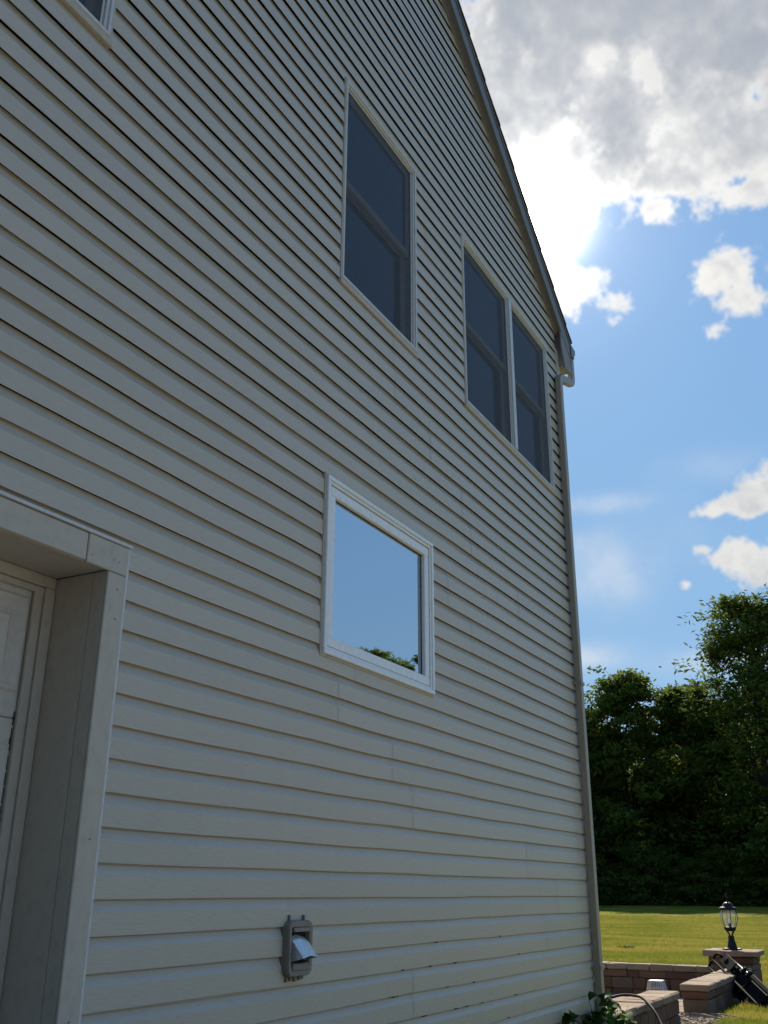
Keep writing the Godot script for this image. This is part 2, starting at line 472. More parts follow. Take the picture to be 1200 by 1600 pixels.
func board(n: int, Xa: float, Xb: float, ylo: float, yhi: float, lift: float) -> ArrayMesh:
	var yb := course_y(n)
	var C := COURSE
	var prof: Array[Vector2] = []        # (o, y above the course's lip)
	if posmod(n, 2) == 1:
		# the lip of a panel hangs free, with a dark slot behind it
		prof.assign([Vector2(-0.0173, 0.012), Vector2(-0.0028, 0.011), Vector2(-0.0026, 0.0), Vector2(-0.0006, -0.0004), Vector2(0.0, 0.001)])
	else:
		prof.assign([Vector2(-0.0172, 0.0045), Vector2(-0.0022, 0.0006), Vector2(-0.0006, 0.0), Vector2(0.0, 0.0014)])
	prof.append_array([Vector2(-0.0002, 0.35 * C), Vector2(-0.0008, 0.655 * C), Vector2(-0.0024, 0.68 * C), Vector2(-0.0092, 0.79 * C), Vector2(-0.0130, 0.88 * C)])
	if posmod(n + 1, 2) == 1:
		prof.append_array([Vector2(-0.0145, 0.950 * C), Vector2(-0.0168, 0.955 * C), Vector2(-0.0171, C + 0.018)])
	else:
		prof.append_array([Vector2(-0.0145, 0.962 * C), Vector2(-0.0168, 0.967 * C), Vector2(-0.0170, C + 0.008)])
	# clip to ylo..yhi
	var cut: Array[Vector2] = []
	for i in prof.size():
		var a := prof[i]
		var ya := yb + a.y
		if i > 0:
			var b := prof[i - 1]
			var y0 := yb + b.y
			for lim in [ylo, yhi]:
				if (y0 - lim) * (ya - lim) < 0.0:
					cut.append(b.lerp(a, (lim - y0) / (ya - y0)))
		if ya >= ylo and ya <= yhi:
			cut.append(a)
	if cut.size() < 2:
		return null
	var panel := floori((n + 1) / 2.0)
	var segs := maxi(1, int(ceil((Xb - Xa) / 0.3)))
	var v := PackedVector3Array()
	var nn := PackedVector3Array()
	var idx := PackedInt32Array()
	var m := cut.size()
	var cols: Array = []
	for s in segs + 1:
		var col: Array[Vector3] = []
		for c in cut:
			var y := yb + c.y
			var X := minf(Xa + (Xb - Xa) * s / segs, (RAKE - y) / PITCH)
			var wob := grain.get_noise_2d(X * 60.0, panel * 37.0)
			var wob2 := grain.get_noise_2d(X * 45.0 + 500.0, panel * 53.0)
			col.append(P(X, y + wob * 0.0065 * (1.0 if c.y < 0.06 else 0.7), c.x + lift + wob2 * 0.0022))
		cols.append(col)
	for s in segs:
		for i in m - 1:
			var a: Vector3 = cols[s][i]; var b: Vector3 = cols[s][i + 1]
			var c: Vector3 = cols[s + 1][i + 1]; var d: Vector3 = cols[s + 1][i]
			if (a - d).length() < 0.0005 and (b - c).length() < 0.0005:
				continue
			var nor := (b - a).cross(d - a).normalized()
			if nor.x < 0.0:
				nor = -nor
			var k := v.size()
			v.append_array([a, b, c, d]); nn.append_array([nor, nor, nor, nor])
			idx.append_array([k, k + 1, k + 2, k, k + 2, k + 3])
	if v.is_empty():
		return null
	var arr := []
	arr.resize(Mesh.ARRAY_MAX)
	arr[Mesh.ARRAY_VERTEX] = v; arr[Mesh.ARRAY_NORMAL] = nn; arr[Mesh.ARRAY_INDEX] = idx
	var mesh := ArrayMesh.new()
	mesh.add_surface_from_arrays(Mesh.PRIMITIVE_TRIANGLES, arr)
	return mesh

func build_siding() -> void:
	var rng := RandomNumberGenerator.new()
	rng.seed = 11
	var seams := {}
	var fixed := {10: [2.1, 5.80], 9: [3.3, 6.66], 1: [3.085, 6.6], 0: [3.70, 7.2], -1: [3.62, 6.9], 2: [1.2, 4.9]}
	var n := -7
	while course_y(n) < RAKE - PITCH * RIDGE:
		var panel := floori((n + 1) / 2.0)
		if not seams.has(panel):
			var at: Array = []
			if fixed.has(panel):
				at = fixed[panel].duplicate()
			else:
				var x := -1.15 + rng.randf_range(1.6, 3.66)
				while x < END_X - 0.5:
					at.append(x)
					x += 3.6
			seams[panel] = at
		var y0 := course_y(n)
		var y1 := course_y(n + 1)
		var right := minf(END_X, (RAKE - y0) / PITCH)
		var left := maxf(-1.15, 2.0 * RIDGE - (RAKE - y0) / PITCH)
		var stops: Array = [left]
		for s in seams[panel]:
			if s > left + 0.2 and s < right - 0.2:
				stops.append(s)
		stops.append(right)
		for k in stops.size() - 1:
			var a: float = stops[k]
			var b: float = stops[k + 1]
			if k + 2 < stops.size():
				b += 0.022
			var lift := 0.0013 if k % 2 == 0 else 0.0
			var runs: Array = [[a, b, -99.0, 99.0]]
			for w in [W1, W2, W3, W4, GARAGE]:
				var next: Array = []
				for r in runs:
					if w[1] <= r[0] or w[0] >= r[1] or w[2] >= y1 or w[3] <= y0:
						next.append(r); continue
					if w[0] > r[0]:
						next.append([r[0], w[0], r[2], r[3]])
					if w[1] < r[1]:
						next.append([w[1], r[1], r[2], r[3]])
					var in0 := maxf(r[0], w[0])
					var in1 := minf(r[1], w[1])
					if w[2] > y0 + 0.012:
						next.append([in0, in1, r[2], w[2]])
					if w[3] < y1 - 0.012:
						next.append([in0, in1, w[3], r[3]])
				runs = next
			for r in runs:
				if r[1] - r[0] < 0.01:
					continue
				var mesh := board(n, r[0], r[1], r[2], r[3], lift)
				if mesh:
					put("siding_board", mesh, M.siding[posmod(panel * 7 + k * 3, 4)], house)
		n += 1

func window_hole(st: SurfaceTool, breaks: Array, holes: Array) -> void:
	# the sheathing behind the boards, in upright strips that leave the openings free
	for i in breaks.size() - 1:
		var a: float = breaks[i]
		var b: float = breaks[i + 1]
		var mid := (a + b) * 0.5
		var ys: Array = [0.0]
		var hs := holes.filter(func(h): return mid > h[0] and mid < h[1])
		hs.sort_custom(func(p, q): return p[2] < q[2])
		var low := 0.0
		for h in hs:
			if h[2] > low + 0.001:
				prism(st, PackedVector2Array([Vector2(a, low), Vector2(b, low), Vector2(b, h[2]), Vector2(a, h[2])]), -0.15, -0.025)
			low = h[3]
		var ra := RAKE - PITCH * a if a >= RIDGE - 0.001 else RAKE - PITCH * (2.0 * RIDGE - a)
		var rb := RAKE - PITCH * b if b > RIDGE + 0.001 else RAKE - PITCH * (2.0 * RIDGE - b)
		prism(st, PackedVector2Array([Vector2(a, low), Vector2(b, low), Vector2(b, rb), Vector2(a, ra)]), -0.15, -0.025)

func shrink(w: Array, d: float) -> Array:
	return [w[0] + d, w[1] - d, w[2] + d, w[3] - d]

func build_house() -> void:
	house = thing("house", "tall gable house wall clad in beige vinyl siding with white windows", "house")
	var holes := [shrink(W1, 0.03), shrink(W2, 0.04), shrink(W3, 0.03), shrink(W4, 0.03), [-0.010, 2.473, -0.05, 2.146]]
	var breaks: Array = [-1.2, RIDGE, 8.05]
	for h in holes:
		breaks.append(h[0]); breaks.append(h[1])
	breaks.sort()
	var st := new_st()
	window_hole(st, breaks, holes)
	# the other three walls of the shell
	wbox(st, 7.90, 8.05, 0.0, 6.1, -10.0, -0.151, 0.0)
	wbox(st, -1.2, -1.05, 0.0, 6.1, -10.0, -0.151, 0.0)
	wbox(st, -1.05, 7.90, 0.0, 6.1, -10.0, -9.85, 0.0)
	prism(st, PackedVector2Array([Vector2(-1.2, 6.1), Vector2(8.05, 6.1), Vector2(RIDGE, RAKE - PITCH * RIDGE)]), -10.0, -9.86)
	obj("wall", st, M.concrete, house)
	st = new_st()
	wbox(st, -1.05, 7.90, 3.45, 3.65, -9.85, -0.15, 0.0)
	wbox(st, -1.05, 7.90, 6.15, 6.25, -9.85, -0.15, 0.0)
	wbox(st, -1.05, 7.90, 3.65, 6.15, -3.6, -3.5, 0.0)
	wbox(st, -1.05, 7.90, 0.0, 3.45, -3.6, -3.5, 0.0)
	wbox(st, 2.55, 2.65, 0.0, 3.45, -3.5, -0.152, 0.0)
	wbox(st, 5.35, 5.43, 3.65, 6.15, -3.5, -0.152, 0.0)
	wbox(st, 2.9, 2.98, 3.65, 6.15, -3.5, -0.152, 0.0)
	obj("room_partition", st, M.room, house)
	st = new_st()
	wbox(st, 2.57, 8.06, -0.6, 0.195, -0.2, -0.022, 0.004)
	wbox(st, -1.21, -0.10, -0.6, 0.195, -0.2, -0.022, 0.004)
	wbox(st, 7.86, 8.062, -0.6, 0.195, -10.0, -0.202, 0.004)
	obj("foundation", st, M.concrete, house)
	build_siding()
	# corner posts
	for X in [[END_X, 8.085], [-1.235, -1.15]]:
		st = new_st()
		wbox(st, X[0], X[1], 0.19, 5.97, -0.06, 0.009, 0.003)
		obj("corner_post", st, M.trim, house)
	build_roof()
	build_windows()
	build_garage()
	build_downspout()
	build_vent()
	build_grime()

func rake_poly(X0: float, X1: float, lo: float, hi: float) -> PackedVector2Array:
	return PackedVector2Array([Vector2(X0, RAKE + lo - PITCH * X0), Vector2(X1, RAKE + lo - PITCH * X1), Vector2(X1, RAKE + hi - PITCH * X1), Vector2(X0, RAKE + hi - PITCH * X0)])

func mirror_poly(p: PackedVector2Array) -> PackedVector2Array:
	var r := PackedVector2Array()
	for q in p:
		r.append(Vector2(2.0 * RIDGE - q.x, q.y))
	r.reverse()
	return r

func build_roof() -> void:
	var eave := 8.27
	for side in 2:
		var flip := func(p: PackedVector2Array) -> PackedVector2Array: return p if side == 0 else mirror_poly(p)
		var roof := part_node("roof", house)
		var st := new_st()
		prism(st, flip.call(rake_poly(RIDGE, eave, 0.012, 0.205)), -10.08, 0.052)
		obj("deck", st, M.soffit, roof)
		# shingle courses step down the slope, each lapping the next
		var st2 := new_st()
		var k := 0
		var x := eave + 0.02
		while x > RIDGE:
			var x0 := maxf(RIDGE, x - 0.16)
			var p := PackedVector2Array([Vector2(x0, RAKE + 0.207 - PITCH * x0), Vector2(x, RAKE + 0.207 - PITCH * x), Vector2(x, RAKE + 0.233 - PITCH * x), Vector2(x0, RAKE + 0.214 - PITCH * x0)])
			prism(st2, flip.call(p), -10.11, 0.088 + 0.003 * (k % 2))
			x -= 0.16
			k += 1
		obj("shingle_course", st2, M.shingle, roof)
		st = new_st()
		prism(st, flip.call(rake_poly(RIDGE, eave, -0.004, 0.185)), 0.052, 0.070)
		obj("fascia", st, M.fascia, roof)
		st = new_st()
		prism(st, flip.call(rake_poly(RIDGE, eave + 0.012, 0.165, 0.206)), 0.0705, 0.078)
		obj("drip_edge", st, M.fascia, roof)
		st = new_st()
		prism(st, flip.call(rake_poly(RIDGE, 8.0, -0.022, 0.010)), -0.012, 0.022)
		obj("frieze_channel", st, M.soffit, roof)
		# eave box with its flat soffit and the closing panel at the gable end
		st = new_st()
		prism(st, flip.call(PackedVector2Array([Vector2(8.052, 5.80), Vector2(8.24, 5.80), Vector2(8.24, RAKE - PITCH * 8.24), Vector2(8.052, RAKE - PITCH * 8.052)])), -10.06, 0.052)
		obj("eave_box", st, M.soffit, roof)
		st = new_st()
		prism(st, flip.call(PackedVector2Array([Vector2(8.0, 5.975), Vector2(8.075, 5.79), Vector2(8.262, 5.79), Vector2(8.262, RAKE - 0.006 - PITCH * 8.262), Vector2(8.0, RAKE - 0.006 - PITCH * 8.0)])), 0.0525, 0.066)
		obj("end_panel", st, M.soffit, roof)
		var gut := part_node("gutter", house)
		st = new_st()
		var g0 := eave - 0.004
		var gy := RAKE + 0.17 - PITCH * eave
		var prof := PackedVector2Array([Vector2(g0, gy), Vector2(g0, gy - 0.125), Vector2(g0 + 0.075, gy - 0.125), Vector2(g0 + 0.088, gy - 0.09), Vector2(g0 + 0.118, gy - 0.06), Vector2(g0 + 0.122, gy - 0.012), Vector2(g0 + 0.112, gy - 0.012), Vector2(g0 + 0.108, gy - 0.055), Vector2(g0 + 0.080, gy - 0.085), Vector2(g0 + 0.068, gy - 0.117), Vector2(g0 + 0.006, gy - 0.117), Vector2(g0 + 0.006, gy)])
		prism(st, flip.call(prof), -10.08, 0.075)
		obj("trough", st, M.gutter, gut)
		st = new_st()
		var cap := PackedVector2Array([prof[0], prof[1], prof[2], prof[3], prof[4], prof[5]])
		for i in cap.size():
			cap[i] = cap[i] + Vector2(0.004 if cap[i].x > g0 + 0.05 else 0.0, -0.003 if i in [1, 2] else 0.004)
		prism(st, flip.call(cap), 0.0755, 0.081)
		obj("end_cap", st, M.gutter, gut)

func double_hung(win: Node3D, X0: float, X1: float, y0: float, y1: float, full_frame := true) -> void:
	var st := new_st()
	if full_frame:
		ring(st, X0, X1, y0, y1, 0.026, -0.10, 0.0)
		obj("frame", st, M.old_white, win)
		st = new_st()
	var a := X0 + 0.026
	var b := X1 - 0.026
	var c := y0 + 0.026
	var d := y1 - 0.026
	var my := (c + d) * 0.5
	ring(st, a, b, my - 0.012, d, 0.046, -0.058, -0.030)
	obj("upper_sash", st, M.old_white, win)
	st = new_st()
	ring(st, a, b, c, my + 0.034, 0.052, -0.094, -0.064)
	obj("lower_sash", st, M.old_white, win)
	st = new_st()
	wbox(st, a + 0.04, b - 0.04, my + 0.03, d - 0.042, -0.047, -0.043, 0.0)
	obj("upper_pane", st, M.glass, win)
	st = new_st()
	wbox(st, a + 0.046, b - 0.046, c + 0.048, my - 0.014, -0.081, -0.077, 0.0)
	obj("lower_pane", st, M.glass, win)
	st = new_st()
	wbox(st, a - 0.002, b + 0.002, c - 0.002, d + 0.002, -0.0165, -0.0155, 0.0)
	obj("insect_screen", st, M.screen, win)
	st = new_st()
	ring(st, a - 0.0005, b + 0.0005, c - 0.0005, d + 0.0005, 0.012, -0.022, -0.012)
	obj("screen_frame", st, M.old_white, win)
	# curtain edges hanging inside
	for s in [[a + 0.02, a + 0.22], [b - 0.22, b - 0.02]]:
		st = new_st(true)
		var last: Array[Vector3] = []
		for i in 25:
			var X: float = lerpf(s[0], s[1], i / 24.0)
			var o := -0.24 + 0.02 * sin(i * 1.55) + 0.006 * sin(i * 4.1)
			var now: Array[Vector3] = [P(X, c - 0.1, o), P(X, d + 0.08, o)]
			if i > 0:
				quad(st, last[0], last[1], now[1], now[0])
			last = now
		obj("curtain", st, M.curtain, win)

func build_windows() -> void:
	for w in [W1, W3, W4]:
		var win := part_node("window", house)
		win.set_meta("label", "double hung white window behind an insect screen" if w != W3 else "pair of white double hung windows side by side under the eave")
		# channel in siding colour that the boards run into
		var st := new_st()
		ring(st, w[0], w[1], w[2], w[3], 0.013, -0.017, 0.006, 0.0015)
		obj("channel", st, M.channel, win)
		st = new_st()
		wbox(st, w[0] - 0.004, w[1] + 0.004, w[2] - 0.030, w[2] - 0.001, -0.016, 0.011, 0.003)
		obj("sill_trim", st, M.channel, win)
		var f := shrink(w, 0.0135)
		st = new_st()
		ring(st, f[0], f[1], f[2], f[3], 0.017, -0.03, 0.010, 0.003)
		obj("face_trim", st, M.old_white, win)
		f = shrink(w, 0.020)
		if w == W3:
			var X := 6.765
			double_hung(win, f[0], X - 0.012, f[2], f[3])
			double_hung(win, X + 0.012, f[1], f[2], f[3])
			st = new_st()
			wbox(st, X - 0.030, X + 0.030, w[2] + 0.04, w[3] - 0.04, -0.06, 0.0125, 0.003)
			obj("mullion", st, M.old_white, win)
		else:
			double_hung(win, f[0], f[1], f[2], f[3])
	# the fixed window lower down
	var win := part_node("window", house)
	win.set_meta("label", "fixed white window mirroring blue sky")
	var st := new_st()
	ring(st, W2[0] - 0.012, W2[1] + 0.012, W2[2] - 0.012, W2[3] + 0.012, 0.012, -0.017, 0.006, 0.0015)
	obj("channel", st, M.channel, win)
	st = new_st()
	var f := shrink(W2, 0.0005)
	ring(st, f[0], f[1], f[2], f[3], 0.024, -0.05, 0.022, 0.004)
	f = shrink(W2, 0.0245)
	ring(st, f[0], f[1], f[2], f[3], 0.016, -0.05, 0.013, 0.003)
	obj("face_trim", st, M.white, win)
	st = new_st()
	f = shrink(W2, 0.0455)
	ring(st, f[0], f[1], f[2], f[3], 0.052, -0.07, 0.007, 0.004)
	obj("frame", st, M.white, win)
	st = new_st()
	f = shrink(W2, 0.041)
	ring(st, f[0], f[1], f[2], f[3], 0.006, -0.07, -0.012, 0.0)
	obj("gasket", st, M.rubber, win)
	st = new_st()
	f = shrink(W2, 0.0975)
	ring(st, f[0], f[1], f[2], f[3], 0.006, -0.06, -0.0165, 0.001)
	obj("glazing_seal", st, M.rubber, win)
	st = new_st()
	f = shrink(W2, 0.096)
	wbox(st, f[0], f[1], f[2], f[3], -0.026, -0.020, 0.0)
	obj("pane", st, M.coated, win)

func build_garage() -> void:
	var g := part_node("garage_doorway", house)
	var st := new_st()
	# casing: header in two lengths with a butt joint, then the upright
	wbox(st, 0.012, 2.336, 2.124, 2.226, 0.008, 0.0195, 0.003)
	obj("header_casing", st, M.casing, g)
	st = new_st()
	wbox(st, 2.3385, 2.542, 2.1195, 2.2275, 0.008, 0.0215, 0.003)
	obj("corner_casing", st, M.casing, g)
	st = new_st()
	wbox(st, 2.449, 2.5415, -0.05, 2.118, 0.008, 0.020, 0.003)
	obj("upright_casing", st, M.casing, g)
	st = new_st()
	wbox(st, -0.080, 0.013, -0.05, 2.2225, 0.008, 0.0205, 0.003)
	obj("upright_casing", st, M.casing, g)
	st = new_st()
	wbox(st, 2.5435, 2.557, -0.05, 2.239, -0.016, 0.014, 0.002)
	wbox(st, -0.096, 2.556, 2.2295, 2.2425, -0.016, 0.026, 0.002)
	wbox(st, -0.096, -0.0815, -0.05, 2.228, -0.016, 0.014, 0.002)
	obj("channel", st, M.old_white, g)
	# jamb boards lining the reveal, with an open joint between front and back board
	for s in [[2.4495, 2.470], [-0.008, 0.0125]]:
		st = new_st()
		wbox(st, s[0], s[1], -0.05, 2.121, -0.052, 0.0075, 0.002)
		obj("jamb_board", st, M.casing, g)
		st = new_st()
		wbox(st, s[0] + 0.001, s[1] + 0.001, -0.05, 2.121, -0.30, -0.0548, 0.002)
		obj("jamb_board", st, M.casing, g)
	st = new_st()
	wbox(st, 0.013, 2.449, 2.1225, 2.142, -0.30, 0.0075, 0.002)
	obj("head_board", st, M.casing, g)
	# stop moulding in two steps
	st = new_st()
	wbox(st, 2.405, 2.4485, -0.05, 2.078, -0.262, -0.234, 0.003)
	wbox(st, 2.366, 2.4045, -0.05, 2.078, -0.262, -0.246, 0.003)
	obj("stop_moulding", st, M.casing, g)
	st = new_st()
	wbox(st, 0.012, 2.4485, 2.079, 2.1215, -0.262, -0.236, 0.003)
	wbox(st, 0.012, 2.4485, 2.054, 2.0785, -0.262, -0.247, 0.003)
	obj("stop_moulding", st, M.casing, g)
	for q in [[2.47, 2.165], [2.495, 2.162], [2.50, 2.06], [2.505, 1.95], [2.36, 2.15], [1.62, 2.17], [2.50, 1.2], [2.497, 0.66]]:
		st = new_st(true)
		tube(st, [P(q[0], q[1], 0.018), P(q[0], q[1], 0.0228)], [0.0035, 0.0025], 7)
		obj("nail_head", st, M.gutter, g)
	# worn black seal along the edge of the door
	st = new_st()
	var rng := RandomNumberGenerator.new()
	rng.seed = 4
	var y := 1.62
	while y > -0.04:
		var h := rng.randf_range(0.012, 0.05)
		var w := rng.randf_range(0.002, 0.008)
		wbox(st, 2.3655 - w, 2.3655, y - h, y, -0.2665, -0.2645 + rng.randf_range(0.0, 0.0008), 0.0004)
		y -= h + (rng.randf_range(0.0, 0.02) if rng.randf() < 0.6 else 0.0)
	obj("worn_seal", st, M.rubber, g)
	# sectional door: four sections with raised panels
	for k in 4:
		var y0 := -0.002 + k * 0.5335
		var y1 := y0 + 0.531
		if k == 3:
			y1 = 2.118
		st = new_st()
		wbox(st, 0.02, 2.44, y0, y1, -0.305, -0.2665, 0.004)
		for c in 4:
			var X0 := 0.02 + c * 0.605 + 0.075
			var X1 := X0 + 0.455
			var p0 := y0 + 0.085
			var p1 := y1 - 0.085
			var o := -0.2665
			var steps := [[0.0, 0.0], [0.010, 0.007], [0.022, 0.007], [0.034, -0.0005 + 0.001], [0.060, 0.001], [0.085, 0.009]]
			for i in steps.size() - 1:
				var a: Array = steps[i]
				var b: Array = steps[i + 1]
				var ra := [X0 + a[0], X1 - a[0], p0 + a[0], p1 - a[0]]
				var rb := [X0 + b[0], X1 - b[0], p0 + b[0], p1 - b[0]]
				var oa: float = o + a[1]
				var ob: float = o + b[1]
				var ca := [P(ra[0], ra[2], oa), P(ra[1], ra[2], oa), P(ra[1], ra[3], oa), P(ra[0], ra[3], oa)]
				var cb := [P(rb[0], rb[2], ob), P(rb[1], rb[2], ob), P(rb[1], rb[3], ob), P(rb[0], rb[3], ob)]
				for e in 4:
					var e2 := (e + 1) % 4
					tri_out(st, ca[e], ca[e2], cb[e2], P((X0 + X1) * 0.5, (p0 + p1) * 0.5, -2.0))
					tri_out(st, ca[e], cb[e2], cb[e], P((X0 + X1) * 0.5, (p0 + p1) * 0.5, -2.0))
			wbox(st, X0 + 0.0855, X1 - 0.0855, p0 + 0.0855, p1 - 0.0855, o - 0.004, o + 0.009, 0.001)
		obj("door_section", st, M.door, g)

func build_downspout() -> void:
	var d := part_node("downspout", house)
	var hx := 0.036
	var ho := 0.026
	var sec := PackedVector2Array()
	for c in [[1, 1], [-1, 1], [-1, -1], [1, -1]]:
		for t in 3:
			var a: float = (t * 45.0 + [0.0, 90.0, 180.0, 270.0][[[1, 1], [-1, 1], [-1, -1], [1, -1]].find(c)]) * PI / 180.0
			sec.append(Vector2(c[0] * (hx - 0.006) + cos(a) * 0.006, c[1] * (ho - 0.006) + sin(a) * 0.006))
	var o := 0.040
	var X := 7.917
	var st := new_st()
	sweep(st, [P(X, 5.50, o), P(X, 4.52, o)], sec, Vector3(1, 0, 0))
	obj("pipe", st, M.spout, d)
	var small := PackedVector2Array()
	for q in sec:
		small.append(q * 0.965)
	for run in [[4.55, 2.33], [2.36, 0.10]]:
		st = new_st()
		sweep(st, [P(X, run[0], o), P(X, run[1], o)], small if run[0] > 4.0 else sec, Vector3(1, 0, 0))
		obj("pipe", st, M.spout, d)
	# offset elbow from the gutter outlet back to the wall
	st = new_st()
	var pts := [P(8.335, 6.02, o), P(8.335, 5.80, o), P(8.325, 5.755, o), P(8.285, 5.718, o), P(8.10, 5.658, o), P(7.965, 5.614, o), P(7.928, 5.575, o), P(X, 5.52, o), P(X, 5.42, o)]
	var fat := PackedVector2Array()
	for q in sec:
		fat.append(q * 1.04)
	sweep(st, pts, fat, Vector3(1, 0, 0))
	obj("elbow", st, M.spout, d)
	st = new_st()
	sweep(st, [P(X, 0.13, o), P(X, 0.06, o), P(X + 0.01, 0.02, o + 0.0), P(X + 0.02, -0.06, o)], fat, Vector3(1, 0, 0))
	obj("foot_elbow", st, M.spout, d)
	for y in [0.505, 2.675]:
		st = new_st()
		wbox(st, X - 0.075, X + 0.075, y - 0.014, y + 0.014, 0.0025, 0.0055, 0.001)
		wbox(st, X - 0.042, X - 0.0385, y - 0.014, y + 0.014, 0.006, 0.070, 0.001)
		wbox(st, X + 0.0385, X + 0.042, y - 0.014, y + 0.014, 0.006, 0.070, 0.001)
		wbox(st, X - 0.042, X + 0.042, y - 0.014, y + 0.014, 0.0705, 0.073, 0.001)
		obj("strap", st, M.spout, d)
		for s in [-0.062, 0.062]:
			st = new_st(true)
			tube(st, [P(X + s, y, 0.005), P(X + s, y, 0.009)], [0.0045, 0.003], 8)
			obj("screw", st, M.dark, d)

func build_vent() -> void:
	var v := part_node("dryer_vent", house)
	var X0 := 3.690
	var X1 := 3.872
	var y0 := 0.708
	var y1 := 0.925
	var st := new_st()
	# mounting block: rounded surround standing proud of the boards
	var outer: Array[Vector2] = []
	var inner: Array[Vector2] = []
	for c in 4:
		for t in 5:
			var a := (c * 90.0 + t * 22.5) * PI / 180.0
			var cx: float = [X1 - 0.03, X0 + 0.03, X0 + 0.03, X1 - 0.03][c]
			var cy: float = [y1 - 0.03, y1 - 0.03, y0 + 0.03, y0 + 0.03][c]
			outer.append(Vector2(cx + cos(a) * 0.03, cy + sin(a) * 0.03))
			var ix: float = [X1 - 0.028, X0 + 0.028, X0 + 0.028, X1 - 0.028][c]
			var iy: float = [y1 - 0.034, y1 - 0.034, y0 + 0.046, y0 + 0.046][c]
			inner.append(Vector2(ix + cos(a) * 0.006, iy + sin(a) * 0.006))
	var far := P((X0 + X1) * 0.5, (y0 + y1) * 0.5, -1.0)
	var n := outer.size()
	var levels := [[0.0, -0.014, outer], [0.0, 0.018, outer], [0.006, 0.026, outer]]
	var mid := (Vector2(X0 + X1, y0 + y1)) * 0.5
	var ringpts: Array = []
	for l in [[1.0, -0.014], [1.0, 0.026], [0.965, 0.034], [0.90, 0.034]]:
		var r: Array[Vector3] = []
		for q in outer:
			var p: Vector2 = mid + (q - mid) * l[0]
			r.append(P(p.x, p.y, l[1]))
		ringpts.append(r)
	for l in [[1.04, 0.032], [1.0, 0.026], [1.0, 0.004]]:
		var r: Array[Vector3] = []
		var im := Vector2((X0 + X1) * 0.5, (y0 + y1) * 0.5 + 0.006)
		for q in inner:
			var p: Vector2 = im + (q - im) * l[0]
			r.append(P(p.x, p.y, l[1]))
		ringpts.append(r)
	for i in ringpts.size() - 1:
		for k in n:
			var k2 := (k + 1) % n
			quad(st, ringpts[i][k], ringpts[i][k2], ringpts[i + 1][k2], ringpts[i + 1][k])
	obj("mounting_block", st, M.plastic, v)
	st = new_st()
	wbox(st, X0 + 0.02, X1 - 0.02, y0 + 0.03, y1 - 0.02, 0.0035, 0.0055, 0.0)
	obj("duct_mouth", st, M.dark, v)
	# brow above the mouth and ledge below it
	st = new_st()
	prism(st, PackedVector2Array([Vector2(X0 + 0.026, y1 - 0.028), Vector2(X0 + 0.034, y1 - 0.044), Vector2(X1 - 0.027, y1 - 0.044), Vector2(X1 - 0.024, y1 - 0.028)]), 0.006, 0.038)
	obj("brow", st, M.plastic, v)
	st = new_st()
	wbox(st, X0 + 0.030, X1 - 0.034, y0 + 0.022, y0 + 0.052, 0.006, 0.040, 0.004)
	obj("ledge", st, M.plastic, v)
	# broken clips above and below
	for t in [[X0 + 0.030, y1 - 0.002, 0.010, 0.024], [X1 - 0.040, y1 - 0.002, 0.010, 0.022], [X0 + 0.022, y0 - 0.020, 0.012, 0.019], [X0 + 0.050, y0 - 0.016, 0.016, 0.015], [X0 + 0.082, y0 - 0.020, 0.020, 0.019], [X0 + 0.118, y0 - 0.017, 0.012, 0.016], [X0 + 0.140, y0 - 0.013, 0.013, 0.012]]:
		st = new_st()
		wbox(st, t[0], t[0] + t[2], t[1], t[1] + t[3], -0.004, 0.012, 0.002)
		obj("clip", st, M.plastic, v)
	# aluminium hood: a folded box that tips out towards the ground
	st = new_st()
	var hx0 := X0 + 0.028
	var hx1 := X1 - 0.030
	var top := [P(hx0, y1 - 0.066, 0.008), P((hx0 + hx1) * 0.5 - 0.01, y1 - 0.056, 0.010), P(hx1, y1 - 0.068, 0.008)]
	var shoulder := [P(hx0 + 0.002, y1 - 0.078, 0.030), P(hx0 + 0.050, y1 - 0.070, 0.036), P(hx1, y1 - 0.084, 0.030)]
	var tip := [P(hx0 + 0.010, y0 + 0.072, 0.082), P(hx0 + 0.046, y0 + 0.082, 0.092), P(hx1 - 0.004, y0 + 0.074, 0.084)]
	var under := [P(hx0 + 0.010, y0 + 0.054, 0.010), P(hx1 - 0.006, y0 + 0.056, 0.010)]
	for i in 2:
		quad(st, top[i], shoulder[i], shoulder[i + 1], top[i + 1])
		quad(st, shoulder[i], tip[i], tip[i + 1], shoulder[i + 1])
	quad(st, top[0], shoulder[0], tip[0], under[0])
	quad(st, top[2], under[1], tip[2], shoulder[2])
	obj("hood", st, M.aluminium, v)
	st = new_st()
	quad(st, tip[0] + Vector3(-0.004, 0.012, 0), tip[2] + Vector3(-0.004, 0.012, 0), under[1] + Vector3(0, 0.02, 0), under[0] + Vector3(0, 0.02, 0))
	obj("flap", st, M.dark, v)

